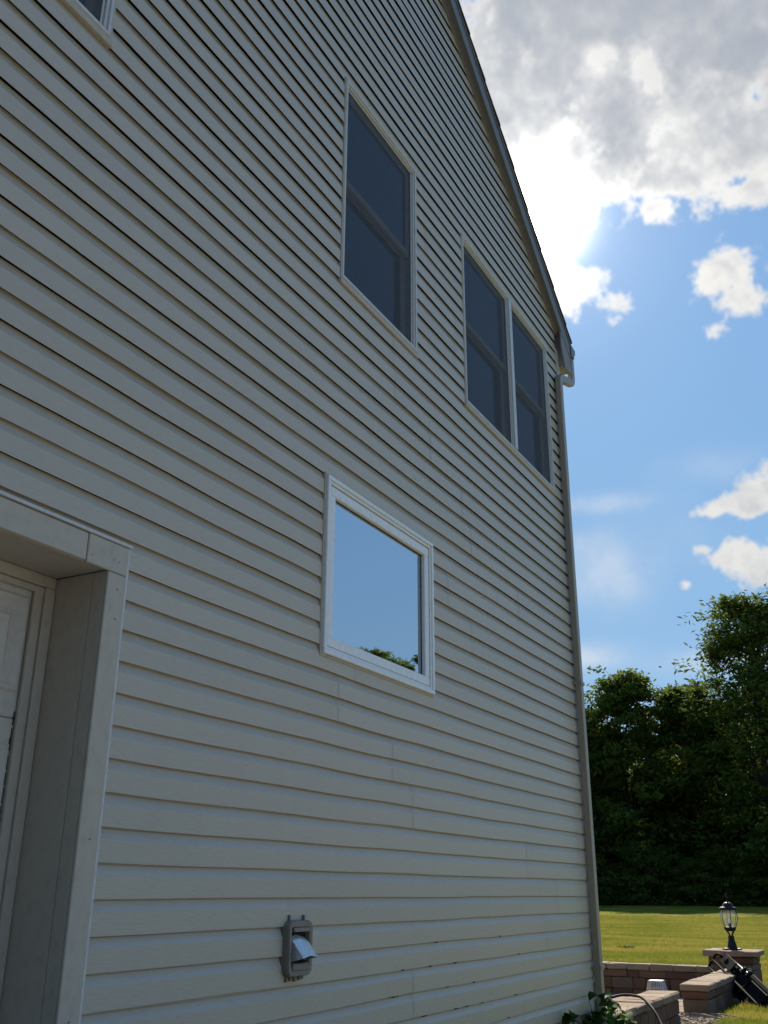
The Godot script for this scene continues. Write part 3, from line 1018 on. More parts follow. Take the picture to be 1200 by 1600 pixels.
func build_grime() -> void:
	# splashes and cobweb flecks stuck to the lower boards near the corner
	var rng := RandomNumberGenerator.new()
	rng.seed = 77
	var st := new_st()
	for k in 150:
		var X := rng.randf_range(3.2, 7.6)
		var row := rng.randi_range(-7, 4)
		var dense := X > 4.6 and X < 6.6 and row < -1
		if not dense and rng.randf() < 0.72:
			continue
		var y := course_y(row) + (rng.randf_range(0.002, 0.02) if rng.randf() < 0.45 else rng.randf_range(0.0, 0.074))
		var w := rng.randf_range(0.0012, 0.0042)
		var h := rng.randf_range(0.0015, 0.014) if dense else rng.randf_range(0.001, 0.005)
		var o := 0.0042
		var lean := rng.randf_range(-0.004, 0.004)
		quad(st, P(X, y, o), P(X + lean, y + h, o), P(X + lean + w * 0.6, y + h * rng.randf_range(0.6, 1.0), o), P(X + w, y + h * 0.1, o))
	# flecks along the lips
	for k in 26:
		var X := rng.randf_range(4.5, 6.6)
		var row := rng.randi_range(-6, -2)
		var w := rng.randf_range(0.01, 0.06)
		var y := course_y(row) + 0.0005
		quad(st, P(X, y - 0.0035, 0.0034), P(X, y + 0.003, 0.0044), P(X + w, y + 0.002, 0.0044), P(X + w, y - 0.002, 0.0034))
	var o := obj("dirt_fleck", st, M.grime, house)
	o.set_meta("kind", "stuff")

# ------------------------------------------------------------------ ground
func ground_h(x: float, z: float) -> float:
	var back := smoothstep(-2.0, -9.0, z)
	var h := YARD * back
	h += 0.53 * clampf((-z - 16.0) / 54.0, 0.0, 1.0)
	if z < -70.0:
		h += (-z - 70.0) * 0.004
	return h

func in_patio(x: float, z: float) -> bool:
	return x > -12.0 and x < -0.28 and z > -15.30 and z < -8.0

func build_ground() -> void:
	var xs := [-500.0, -250.0, -120.0, -70.0, -45.0, -30.0, -22.0, -16.0, -12.01, -12.0, -9.0, -6.0, -4.0, -2.0, -1.0, -0.29, -0.28, 0.0, 0.5, 1.0, 2.0, 4.0, 7.0, 12.0, 20.0, 35.0, 60.0, 120.0, 250.0, 500.0]
	var zs := [400.0, 150.0, 60.0, 20.0, 8.0, 2.0, -2.0, -4.0, -5.5, -7.0, -7.99, -8.0, -9.0, -10.0, -11.0, -12.0, -13.0, -14.0, -15.29, -15.30, -16.0, -20.0, -25.0, -30.0, -37.0, -45.0, -55.0, -63.0, -70.0, -80.0, -100.0, -150.0, -300.0, -600.0]
	var st := new_st(true)
	var pt := func(x: float, z: float) -> Vector3:
		var h := ground_h(x, z)
		if in_patio(x, z) or (x > -12.005 and x < -0.2895 and z > -15.295 and z < -7.995):
			h = PATIO - 0.12
		if x > -10.0 and x <= 0.0 and z > -8.0 and z < 1.1:
			h = minf(h, -0.26)
		return Vector3(x, h, z)
	for i in xs.size() - 1:
		for j in zs.size() - 1:
			var a: Vector3 = pt.call(xs[i], zs[j]); var b: Vector3 = pt.call(xs[i + 1], zs[j])
			var c: Vector3 = pt.call(xs[i + 1], zs[j + 1]); var d: Vector3 = pt.call(xs[i], zs[j + 1])
			tri_out(st, a, b, c, a + Vector3(0, -50, 0)); tri_out(st, a, c, d, a + Vector3(0, -50, 0))
	var g := obj("lawn", st, M.lawn)
	g.set_meta("kind", "structure")
	# concrete drive in front of the garage
	st = new_st()
	box(st, Vector3(-0.30, -0.30, -2.75), Vector3(17.0, 0.004, 11.0), 0.0)
	box(st, Vector3(1.3, -0.30, -7.2), Vector3(17.0, 0.003, -2.7501), 0.0)
	var dr := obj("driveway", st, M.concrete)
	dr.set_meta("kind", "structure")
	# patio of laid slabs
	var patio := Node3D.new()
	patio.name = numbered("patio")
	add_child(patio)
	patio.set_meta("kind", "structure")
	st = new_st()
	box(st, Vector3(-11.95, PATIO - 0.10, -15.10), Vector3(-0.30, PATIO - 0.012, -8.06), 0.0)
	obj("bedding", st, M.concrete, patio)
	var rng := RandomNumberGenerator.new()
	rng.seed = 5
	var meshes: Array = []
	for k in 4:
		st = new_st()
		box(st, Vector3(-0.198, -0.05, -0.138), Vector3(0.198, 0.0, 0.138), 0.006, 0.002, k * 9.0)
		st.generate_normals()
		meshes.append(st.commit())
	for row in 23:
		for col in 9:
			var o := put("slab", meshes[rng.randi() % 4], M.paver[rng.randi() % 3], patio)
			o.position = Vector3(-0.66 - col * 0.402 - (0.2 if row % 2 else 0.0), PATIO + rng.randf_range(-0.002, 0.002), -8.35 - row * 0.282)

func build_grass() -> void:
	# tufts of mown grass where the lawn is near enough to show them
	var rng := RandomNumberGenerator.new()
	rng.seed = 31
	var v := PackedVector3Array()
	var nn := PackedVector3Array()
	for k in 9:
		var a := rng.randf() * TAU
		var r := rng.randf() * 0.05
		var p := Vector3(cos(a) * r, 0, sin(a) * r)
		var b := rng.randf() * TAU
		var w := Vector3(cos(b), 0, sin(b)) * 0.004
		var tip := p + Vector3(rng.randf_range(-0.03, 0.03), rng.randf_range(0.03, 0.06), rng.randf_range(-0.03, 0.03))
		var n := w.cross(tip - p).normalized()
		v.append_array([p - w, tip, p + w]); nn.append_array([n, n, n])
	var arr := []
	arr.resize(Mesh.ARRAY_MAX)
	arr[Mesh.ARRAY_VERTEX] = v; arr[Mesh.ARRAY_NORMAL] = nn
	var mesh := ArrayMesh.new()
	mesh.add_surface_from_arrays(Mesh.PRIMITIVE_TRIANGLES, arr)
	var spots: Array = []
	while spots.size() < 52000:
		var R := 9.0 + 36.0 * pow(rng.randf(), 1.25)
		var az := deg_to_rad(rng.randf_range(-21.0, -2.0))
		var x := EYE.x + R * sin(az)
		var z := -R * cos(az)
		if in_patio(x, z) or (x < 0.1 and x > -12.2 and z > -15.9 and z < -7.5) or x < -14.0:
			continue
		if x < 0.2 and z > -12.15 and z < -11.1:
			continue
		spots.append([x, z])
	var mm := MultiMesh.new()
	mm.transform_format = MultiMesh.TRANSFORM_3D
	mm.use_colors = true
	mm.mesh = mesh
	mm.instance_count = spots.size()
	for k in spots.size():
		var x: float = spots[k][0]
		var z: float = spots[k][1]
		var s := rng.randf_range(0.7, 1.5)
		mm.set_instance_transform(k, Transform3D(Basis(Vector3.UP, rng.randf() * TAU).scaled(Vector3.ONE * s), Vector3(x, ground_h(x, z) - 0.004, z)))
		var dry := clampf(0.45 + wide.get_noise_2d(x * 0.9, z * 4.5) * 1.5 + rng.randf_range(-0.2, 0.2), 0.0, 1.0)
		mm.set_instance_color(k, Color(0.16, 0.19, 0.02).lerp(Color(0.33, 0.28, 0.06), dry))
	var o := MultiMeshInstance3D.new()
	o.name = "grass"
	o.multimesh = mm
	o.material_override = M.blade
	add_child(o)
	tag(o, "short mown grass blades of the sunlit lawn", "grass")
	o.set_meta("kind", "stuff")

# ------------------------------------------------------------------ masonry
func block(parent: Node, lo: Vector3, hi: Vector3, m: Material, called := "stone_block") -> void:
	var st := new_st()
	var jut := puff.get_noise_3dv(lo * 40.0) * 0.006
	box(st, lo + Vector3(0.002 - jut, 0.002, 0.002 - jut), hi - Vector3(0.002 - jut, 0.002, 0.002 - jut), 0.012, 0.0055, lo.x * 7.0 + lo.z * 3.0)
	obj(called, st, m, parent)

func block_wall(called: String, label: String, a: Vector3, b: Vector3, along_z: bool, courses: Array, cap: float, seed_: int, over := 0.014) -> void:
	# a low wall of split-faced blocks between the corners a and b (a.y is its foot), with cap stones on top
	var w := thing(called, label, "garden wall", Vector3((a.x + b.x) * 0.5, a.y, (a.z + b.z) * 0.5))
	var off := w.position
	var rng := RandomNumberGenerator.new()
	rng.seed = seed_
	var y := a.y
	var lo := Vector3(minf(a.x, b.x), 0, minf(a.z, b.z)) - off
	var hi := Vector3(maxf(a.x, b.x), 0, maxf(a.z, b.z)) - off
	var ax := 2 if along_z else 0
	y -= off.y
	for h in courses:
		var t := lo[ax]
		while t < hi[ax] - 0.001:
			var l := rng.randf_range(0.17, 0.40)
			if t + l > hi[ax] - 0.14:
				l = hi[ax] - t
			var p := lo
			var q := hi
			p[ax] = t; q[ax] = t + l
			p.y = y; q.y = y + h
			block(w, p, q, M.stone[rng.randi() % 4])
			t += l
		y += h
	var t := lo[ax] - over
	while t < hi[ax] + over - 0.001:
		var l := rng.randf_range(0.27, 0.36)
		if t + l > hi[ax] + over - 0.16:
			l = hi[ax] + over - t
		var p := lo - Vector3(over, 0, over)
		var q := hi + Vector3(over, 0, over)
		p[ax] = t; q[ax] = t + l
		p.y = y; q.y = y + cap
		block(w, p, q, M.cap[rng.randi() % 3], "cap_stone")
		t += l

func build_masonry() -> void:
	block_wall("garden_wall", "low tan stone seat wall running out from the house corner", Vector3(-0.43, PATIO - 0.08, -11.15), Vector3(-0.14, 0, -8.30), true, [0.14, 0.13, 0.14], 0.075, 3)
	block_wall("garden_wall", "short stone seat wall ending beside the black frame and pillar", Vector3(-0.335, PATIO - 0.08, -14.98), Vector3(-0.045, 0, -12.12), true, [0.125, 0.20, 0.085], 0.075, 8)
	block_wall("garden_wall", "long low brown stone wall between patio and lawn", Vector3(-9.0, PATIO - 0.08, -15.42), Vector3(-0.63, 0, -15.18), false, [0.135, 0.15, 0.10], 0.082, 14)
	# pillar
	var p := thing("stone_pillar", "square stone pillar with broad cap carrying the lantern", "pillar", Vector3(-0.315, YARD - 0.1, -15.355))
	var rng := RandomNumberGenerator.new()
	rng.seed = 6
	var s := 0.297
	var y := 0.0
	for h in [0.13, 0.105, 0.125, 0.075, 0.095]:
		var d := rng.randf_range(-0.06, 0.06)
		var turn := rng.randi() % 2
		var c := 0.5 * s
		if turn == 0:
			block(p, Vector3(-s, y, -s + 0.2), Vector3(d, y + h, s), M.stone[rng.randi() % 4])
			block(p, Vector3(d, y, -s + 0.2), Vector3(s, y + h, s), M.stone[rng.randi() % 4])
			block(p, Vector3(-s, y, -s), Vector3(s, y + h, -s + 0.2), M.stone[rng.randi() % 4])
		else:
			block(p, Vector3(-s, y, -s), Vector3(s - 0.2, y + h, d), M.stone[rng.randi() % 4])
			block(p, Vector3(-s, y, d), Vector3(s - 0.2, y + h, s), M.stone[rng.randi() % 4])
			block(p, Vector3(s - 0.2, y, -s), Vector3(s, y + h, d + 0.05), M.stone[rng.randi() % 4])
			block(p, Vector3(s - 0.2, y, d + 0.05), Vector3(s, y + h, s), M.stone[rng.randi() % 4])
		y += h
	var k := 0.357
	for c in [[-k, -0.065, -k, 0.02], [-0.065, k, -k, -0.03], [-k, -0.065, 0.02, k], [-0.065, k, -0.03, k]]:
		block(p, Vector3(c[0], y, c[2]), Vector3(c[1], y + 0.077, c[3]), M.cap[rng.randi() % 3], "cap_stone")
	build_lantern(Vector3(-0.325, YARD - 0.1 + y + 0.076, -15.345))

func build_lantern(at: Vector3) -> void:
	var l := thing("lantern", "black metal lantern with ribbed oval glass on the stone pillar", "lantern", at)
	var st := new_st()
	box(st, Vector3(-0.115, 0.0, -0.115), Vector3(0.115, 0.018, 0.115), 0.005)
	obj("base_plate", st, M.iron, l)
	st = new_st(true)
	lathe(st, [Vector2(0.0, 0.185), Vector2(0.030, 0.185), Vector2(0.043, 0.165), Vector2(0.040, 0.14), Vector2(0.050, 0.10), Vector2(0.066, 0.04), Vector2(0.072, 0.018)], Vector3.ZERO, 8)
	obj("pedestal", st, M.iron, l)
	for k in 4:
		var a := TAU * k / 4.0 + 0.4
		var c := Vector3(cos(a), 0, sin(a))
		st = new_st(true)
		tube(st, [c * 0.02 + Vector3(0, 0.175, 0), c * 0.030 + Vector3(0, 0.20, 0), c * 0.052 + Vector3(0, 0.222, 0), c * 0.066 + Vector3(0, 0.248, 0)], [0.007], 6)
		obj("arm", st, M.iron, l)
	st = new_st(true)
	lathe(st, [Vector2(0.0, 0.236), Vector2(0.060, 0.236), Vector2(0.078, 0.262), Vector2(0.086, 0.288), Vector2(0.080, 0.292), Vector2(0.0, 0.292)], Vector3.ZERO, 20)
	obj("gallery", st, M.iron, l)
	var bulge := [Vector2(0.076, 0.292), Vector2(0.096, 0.335), Vector2(0.112, 0.39), Vector2(0.116, 0.43), Vector2(0.110, 0.475), Vector2(0.094, 0.515)]
	st = new_st(true)
	lathe(st, bulge, Vector3.ZERO, 32)
	obj("glass_bowl", st, M.lamp_glass, l)
	for k in 6:
		var a := TAU * k / 6.0 + 0.15
		var pts: Array = []
		for b in bulge:
			pts.append(Vector3(cos(a) * (b.x + 0.004), b.y, sin(a) * (b.x + 0.004)))
		st = new_st(true)
		tube(st, pts, [0.0048], 5)
		obj("rib", st, M.iron, l)
	st = new_st(true)
	tube(st, [Vector3(0, 0.29, 0), Vector3(0, 0.34, 0)], [0.017], 10)
	obj("socket", st, M.iron, l)
	st = new_st(true)
	lathe(st, [Vector2(0.012, 0.338), Vector2(0.017, 0.36), Vector2(0.018, 0.39), Vector2(0.010, 0.43), Vector2(0.0, 0.445)], Vector3.ZERO, 12)
	obj("bulb", st, M.bulb, l)
	st = new_st(true)
	lathe(st, [Vector2(0.0, 0.513), Vector2(0.112, 0.513), Vector2(0.128, 0.522), Vector2(0.126, 0.534), Vector2(0.098, 0.552), Vector2(0.074, 0.562), Vector2(0.068, 0.585), Vector2(0.050, 0.606), Vector2(0.022, 0.616), Vector2(0.0, 0.618)], Vector3.ZERO, 24)
	obj("roof_cap", st, M.iron, l)
	st = new_st(true)
	lathe(st, [Vector2(0.020, 0.614), Vector2(0.012, 0.632), Vector2(0.006, 0.646), Vector2(0.010, 0.66), Vector2(0.006, 0.675), Vector2(0.004, 0.70), Vector2(0.009, 0.712), Vector2(0.004, 0.726), Vector2(0.0, 0.745)], Vector3.ZERO, 10)
	obj("finial", st, M.iron, l)
	for s in [-1.0, 1.0]:
		st = new_st(true)
		var pts: Array = []
		for i in 9:
			var a := i / 8.0 * 4.2
			pts.append(Vector3(s * (0.006 + 0.018 * sin(a * 0.75)), 0.665 + 0.06 * i / 8.0 + 0.01 * cos(a), 0))
		tube(st, pts, [0.0032], 5)
		obj("scroll", st, M.iron, l)

# ------------------------------------------------------------------ small things in the yard
func build_yard_things() -> void:
	# black folded frame that leans on the pillar; u runs up its length, w across, d out of its face
	var foot := Vector3(0.40, ground_h(0.4, -12.9) + 0.015, -12.95)
	var head := Vector3(-0.35, 0.225, -14.25)
	var f := thing("folding_frame", "black folded metal and plastic frame leaning against the pillar", "folding frame", foot)
	var u := (head - foot)
	var L := u.length()
	u = u.normalized()
	var view := (EYE - foot).normalized()
	var w := u.cross(view).normalized()
	if w.x < 0.0:
		w = -w
	var d := w.cross(u).normalized()
	if d.dot(view) < 0.0:
		d = -d
	var at := func(a: float, b: float, c: float) -> Vector3: return u * a + w * b + d * c
	var xf := func(a: float, b: float, c: float) -> Transform3D: return Transform3D(Basis(w, u, w.cross(u)), u * a + w * b + d * c)
	var st: SurfaceTool
	# side rails with looped tops
	for s in [[-0.135, 0.0, 1.0], [-0.03, 0.045, 0.97]]:
		st = new_st(true)
		var pts: Array = []
		for i in 12:
			pts.append(at.call(L * s[2] * i / 11.0, s[0], s[1]))
		pts.append(at.call(L * s[2] + 0.02, s[0] + 0.02, s[1]))
		pts.append(at.call(L * s[2] + 0.025, s[0] + 0.07, s[1] + 0.01))
		pts.append(at.call(L * s[2] - 0.02, s[0] + 0.105, s[1] + 0.01))
		pts.append(at.call(L * s[2] - 0.12, s[0] + 0.11, s[1]))
		tube(st, pts, [0.016], 10)
		obj("side_rail", st, M.black, f)
	st = new_st(true)
	tube(st, [at.call(0.0, 0.16, 0.02), at.call(L * 0.5, 0.155, 0.02), at.call(L * 0.84, 0.13, 0.02)], [0.021], 10)
	obj("side_rail", st, M.black_metal, f)
	st = new_st()
	box(st, Vector3(-0.12, -0.60, -0.03), Vector3(0.13, 0.60, 0.03), 0.012, 0.0, 0.0, xf.call(0.62, 0.0, -0.045))
	obj("deck_panel", st, M.black, f)
	st = new_st()
	box(st, Vector3(-0.07, -0.17, -0.010), Vector3(0.07, 0.17, 0.010), 0.008, 0.0, 0.0, xf.call(L * 0.74, 0.085, 0.06))
	obj("grip_plate", st, M.black, f)
	st = new_st()
	box(st, Vector3(-0.028, -0.04, -0.006), Vector3(0.028, 0.04, 0.006), 0.004, 0.0, 0.0, xf.call(L * 0.79, 0.095, 0.076))
	obj("latch", st, M.black, f)
	for t in [[L * 0.50, 0.145], [L * 0.41, 0.155]]:
		st = new_st()
		box(st, Vector3(-0.045, -0.028, -0.03), Vector3(0.045, 0.028, 0.03), 0.01, 0.0, 0.0, xf.call(t[0], t[1], 0.045))
		obj("clamp", st, M.black, f)
		st = new_st(true)
		tube(st, [at.call(t[0], t[1], 0.07), at.call(t[0], t[1], 0.088)], [0.016, 0.012], 10)
		obj("bolt", st, M.steel, f)
	st = new_st()
	box(st, Vector3(-0.030, -0.27, -0.020), Vector3(0.030, 0.27, 0.020), 0.012, 0.0, 0.0, xf.call(0.28, 0.165, 0.055))
	obj("sliding_tube", st, M.black, f)
	for t in [0.12, 0.62, 1.0]:
		st = new_st(true)
		tube(st, [at.call(t, -0.17, 0.0), at.call(t, 0.14, 0.0)], [0.013], 8)
		obj("cross_bar", st, M.black, f)
	for s in [-0.12, 0.12]:
		st = new_st(true)
		tube(st, [at.call(0.03, s, -0.05), at.call(0.03, s + 0.04, -0.05)], [0.05], 16)
		obj("wheel", st, M.rubber, f)
	# garden hose arching over the seat wall
	st = new_st(true)
	var hose: Array = []
	var curve := Curve3D.new()
	for q in [[-0.75, -0.285, -9.45], [-0.60, -0.10, -9.70], [-0.50, 0.105, -9.811], [-0.45, 0.125, -9.87], [-0.38, 0.140, -9.948], [-0.28, 0.140, -9.964], [-0.18, 0.125, -9.915], [-0.05, 0.060, -9.74], [0.05, -0.034, -9.59], [0.13, -0.13, -9.40], [0.17, -0.195, -9.1], [0.22, -0.205, -8.6], [0.35, -0.195, -8.0]]:
		hose.append(Vector3(q[0], q[1], q[2]))
	for i in hose.size():
		var tan: Vector3 = (hose[mini(i + 1, hose.size() - 1)] - hose[maxi(i - 1, 0)]) / 6.0
		curve.add_point(hose[i], -tan, tan)
	curve.bake_interval = 0.03
	tube(st, Array(curve.get_baked_points()), [0.0125], 8)
	tag(obj("garden_hose", st, M.hose), "black garden hose arching over the seat wall by the downspout", "hose")
	# upturned plastic basket on the patio
	var b := thing("plastic_basket", "white slatted plastic basket upside down against the long wall", "basket", Vector3(-1.29, PATIO + 0.0, -14.80))
	var lo := 0.128
	var hi := 0.088
	var H := 0.215
	st = new_st()
	for e in 4:
		var c := Basis(Vector3.UP, e * PI / 2.0)
		box(st, Vector3(-lo, 0.0, lo - 0.008), Vector3(lo, 0.022, lo + 0.004), 0.003, 0.0, 0.0, Transform3D(c, Vector3.ZERO))
	obj("rim", st, M.basket, b)
	st = new_st()
	box(st, Vector3(-hi - 0.004, H - 0.012, -hi - 0.004), Vector3(hi + 0.004, H, hi + 0.004), 0.004)
	obj("bottom", st, M.basket, b)
	for e in 4:
		var c := Basis(Vector3.UP, e * PI / 2.0)
		for k in 9:
			var t := -1.0 + k / 4.0
			st = new_st()
			tube(st, [c * Vector3(lo * t, 0.02, lo - 0.002), c * Vector3(hi * t, H - 0.008, hi)], [0.0062], 5)
			obj("slat", st, M.basket, b)
		st = new_st()
		tube(st, [c * Vector3(-0.105, 0.118, 0.107), c * Vector3(0.105, 0.118, 0.107)], [0.006], 5)
		obj("band", st, M.basket, b)
	st = new_st()
	box(st, Vector3(-0.10, 0.0, -0.045), Vector3(0.10, 0.055, 0.045), 0.006, 0.003, 2.0)
	var cb := obj("clay_brick", st, M.clay)
	cb.position = Vector3(-1.27, PATIO + 0.001, -14.50)
	tag(cb, "red clay brick lying in front of the white basket", "brick")
	# gravel and sticks in the opening between the seat walls
	var rng := RandomNumberGenerator.new()
	rng.seed = 41
	st = new_st()
	for k in 420:
		var q := Vector3(rng.randf_range(-0.42, 0.35), 0, rng.randf_range(-12.08, -11.2))
		var r := rng.randf_range(0.010, 0.028)
		q.y = ground_h(q.x, q.z) + 0.001
		box(st, q + Vector3(-r, -r * 0.3, -r * 0.8), q + Vector3(r, r * 0.6, r * 0.8), r * 0.35, r * 0.3, k * 1.7)
	var gr := obj("gravel", st, M.cap[2])
	gr.set_meta("kind", "stuff")
	tag(gr, "pale gravel in the gap between the two seat walls", "gravel")
	for s in [["pale bare stick lying on the gravel nearest the wall end", Vector3(-0.20, 0, -11.95), Vector3(0.22, 0, -11.55)], ["pale bare stick lying on the gravel beside the black frame", Vector3(-0.02, 0, -12.0), Vector3(0.40, 0, -11.75)]]:
		st = new_st(true)
		var a: Vector3 = s[1]
		var e: Vector3 = s[2]
		a.y = ground_h(a.x, a.z) + 0.028
		e.y = ground_h(e.x, e.z) + 0.022
		tube(st, [a, a.lerp(e, 0.4) + Vector3(0, 0.012, 0.01), e], [0.010, 0.009, 0.006], 6)
		tag(obj("stick", st, M.cap[2]), s[0], "stick")
	# scraps of dead bark and leaves on the lawn
	for s in [["scrap of pale torn bark lying on the lawn beyond the long wall", Vector3(-4.05, 0, -23.1), 1.0], ["small brown scrap far out on the lawn near the trees", Vector3(-14.6, 0, -57.5), 1.5]]:
		st = new_st()
		var q: Vector3 = s[1]
		for k in 7:
			var c: Vector3 = Vector3(rng.randf_range(-0.20, 0.20), 0.03, rng.randf_range(-0.12, 0.12)) * s[2]
			var a: Vector3 = Vector3(rng.randf_range(0.05, 0.12), rng.randf_range(-0.02, 0.04), rng.randf_range(-0.04, 0.04)) * s[2]
			var n: Vector3 = Vector3(rng.randf_range(-0.03, 0.03), rng.randf_range(0.0, 0.04), rng.randf_range(0.03, 0.07)) * s[2]
			tri(st, c - a, c + n, c + a); tri(st, c - a, c + a, c - n * 0.8)
		var sb := obj("bark_scrap", st, M.basket if s[2] < 1.2 else M.dry)
		q.y = ground_h(q.x, q.z) + 0.01
		sb.position = q
		tag(sb, s[0], "bark")

func leaf_mesh() -> ArrayMesh:
	# a broad pointed leaf, folded along its midrib and drooping at the tip
	var st := new_st(true)
	var rows := [[0.0, 0.0, 0.0], [0.015, 0.28, 0.02], [0.040, 0.42, 0.03], [0.065, 0.40, 0.025], [0.09, 0.24, 0.005], [0.112, 0.0, -0.02]]
	for i in rows.size() - 1:
		var a: Array = rows[i]
		var b: Array = rows[i + 1]
		for s in [-1.0, 1.0]:
			var p0 := Vector3(0, a[2], a[0]); var p1 := Vector3(s * a[1] * 0.1, a[2] + a[1] * 0.025, a[0])
			var p2 := Vector3(s * b[1] * 0.1, b[2] + b[1] * 0.025, b[0]); var p3 := Vector3(0, b[2], b[0])
			tri_out(st, p0, p1, p2, Vector3(0, -5, 0.05)); tri_out(st, p0, p2, p3, Vector3(0, -5, 0.05))
	st.generate_normals()
	return st.commit()

func build_plants() -> void:
	var mesh := leaf_mesh()
	var rng := RandomNumberGenerator.new()
	rng.seed = 19
	for s in [["leafy green plant growing at the foot of the downspout", Vector3(0.16, 0, -7.62), 44, 0.54, 0.22], ["low dark green plant against the siding left of the downspout", Vector3(0.14, 0, -7.05), 24, 0.42, 0.20], ["bright green plant between the downspout and the seat wall", Vector3(0.10, 0, -8.10), 30, 0.44, 0.17]]:
		var at: Vector3 = s[1]
		at.y = ground_h(at.x, at.z) - 0.005
		var pl := thing("leafy_plant", s[0], "plant", at)
		var stems := new_st(true)
		for k in s[2]:
			var a := rng.randf() * TAU
			var r: float = sqrt(rng.randf()) * s[4]
			var h: float = s[3] * (1.0 - 0.5 * pow(r / s[4], 2.0)) * rng.randf_range(0.55, 1.05)
			var tip := Vector3(maxf(cos(a) * r, -0.13), h, sin(a) * r * 1.3)
			tube(stems, [Vector3(cos(a) * 0.02, 0, sin(a) * 0.02), tip * Vector3(0.5, 0.6, 0.5), tip], [0.0035, 0.003, 0.002], 5)
			var o := put("leaf", mesh, M.big_leaf, pl)
			var yaw := a + rng.randf_range(-0.7, 0.7)
			o.transform = Transform3D(Basis.from_euler(Vector3(rng.randf_range(-0.3, 0.75), yaw, rng.randf_range(-0.5, 0.5))).scaled(Vector3.ONE * rng.randf_range(0.7, 1.25)), tip)
		obj("stem", stems, M.big_leaf, pl)
	# a dried stalk leaning over the wall
	var st := new_st(true)
	var base := Vector3(-0.02, ground_h(0, -8.7), -8.75)
	var d := thing("dry_stalk", "thin dried stalk with a curled brown leaf before the seat wall", "plant", base)
	tube(st, [Vector3.ZERO, Vector3(-0.02, 0.16, -0.02), Vector3(0.0, 0.30, 0.02), Vector3(0.03, 0.385, 0.01)], [0.004, 0.003, 0.0025, 0.0015], 5)
	tube(st, [Vector3(-0.01, 0.22, 0.0), Vector3(-0.05, 0.28, 0.02), Vector3(-0.085, 0.29, 0.03)], [0.0025, 0.002, 0.0015], 5)
	obj("stem", st, M.dry, d)
	for q in [Vector3(-0.085, 0.29, 0.03), Vector3(-0.03, 0.24, 0.01)]:
		var o := put("leaf", mesh, M.dry, d)
		o.transform = Transform3D(Basis.from_euler(Vector3(1.0, 2.2, 0.8)).scaled(Vector3(0.5, 1.0, 0.6)), q)

# ------------------------------------------------------------------ trees
func crown_mesh(rng: RandomNumberGenerator, H: float, foot: float, rad: float, clumps: int, per: int, leaf: float, out_tips: Array, spread := 1.0) -> ArrayMesh:
	var v := PackedVector3Array()
	var nn := PackedVector3Array()
	var cc := PackedColorArray()
	for k in clumps:
		var t := pow(rng.randf(), 0.85)
		var prof := rad * (0.50 + 0.62 * sin(clampf(0.12 + t * 0.98, 0.0, 1.0) * PI * 0.80 + 0.25)) * (1.0 - pow(t, 8.0) * 0.55)
		var a := rng.randf() * TAU
		var r := prof * sqrt(rng.randf_range(0.12, 1.0)) * rng.randf_range(0.75, 1.08)
		var c := Vector3(cos(a) * r, foot + (H - foot) * t, sin(a) * r)
		var cr := rng.randf_range(0.55, 1.15) * (rad / 3.6) * spread
		c.y = minf(c.y, H - cr * 0.3)
		out_tips.append(c)
		var tone := rng.randf()
		var sub := 5
		var offs: Array = []
		for s in sub:
			offs.append(Vector3(rng.randfn(), rng.randfn() * 0.5, rng.randfn()) * cr * 0.55)
		for m in per:
			var o: Vector3 = offs[m % sub] + Vector3(rng.randfn(), rng.randfn() * 0.42, rng.randfn()) * cr * 0.38
			var p := c + o
			var n := Vector3(rng.randfn() * 0.75, 1.0, rng.randfn() * 0.75).normalized()
			var x := n.cross(Vector3(rng.randfn(), rng.randfn(), rng.randfn())).normalized()
			var z := n.cross(x)
			var s := leaf * rng.randf_range(0.55, 1.35)
			var w := s * rng.randf_range(0.30, 0.5)
			var droop := n * (-s * 0.15)
			v.append_array([p - x * s, p + z * w, p + x * s + droop, p - x * s, p + x * s + droop, p - z * w])
			var g := clampf(tone * 0.6 + rng.randf() * 0.5, 0.0, 1.0)
			var col := Color(0.050, 0.084, 0.018).lerp(Color(0.120, 0.155, 0.030), g)
			for q in 6:
				nn.append(n); cc.append(col)
	var arr := []
	arr.resize(Mesh.ARRAY_MAX)
	arr[Mesh.ARRAY_VERTEX] = v; arr[Mesh.ARRAY_NORMAL] = nn; arr[Mesh.ARRAY_COLOR] = cc
	var mesh := ArrayMesh.new()
	mesh.add_surface_from_arrays(Mesh.PRIMITIVE_TRIANGLES, arr)
	return mesh

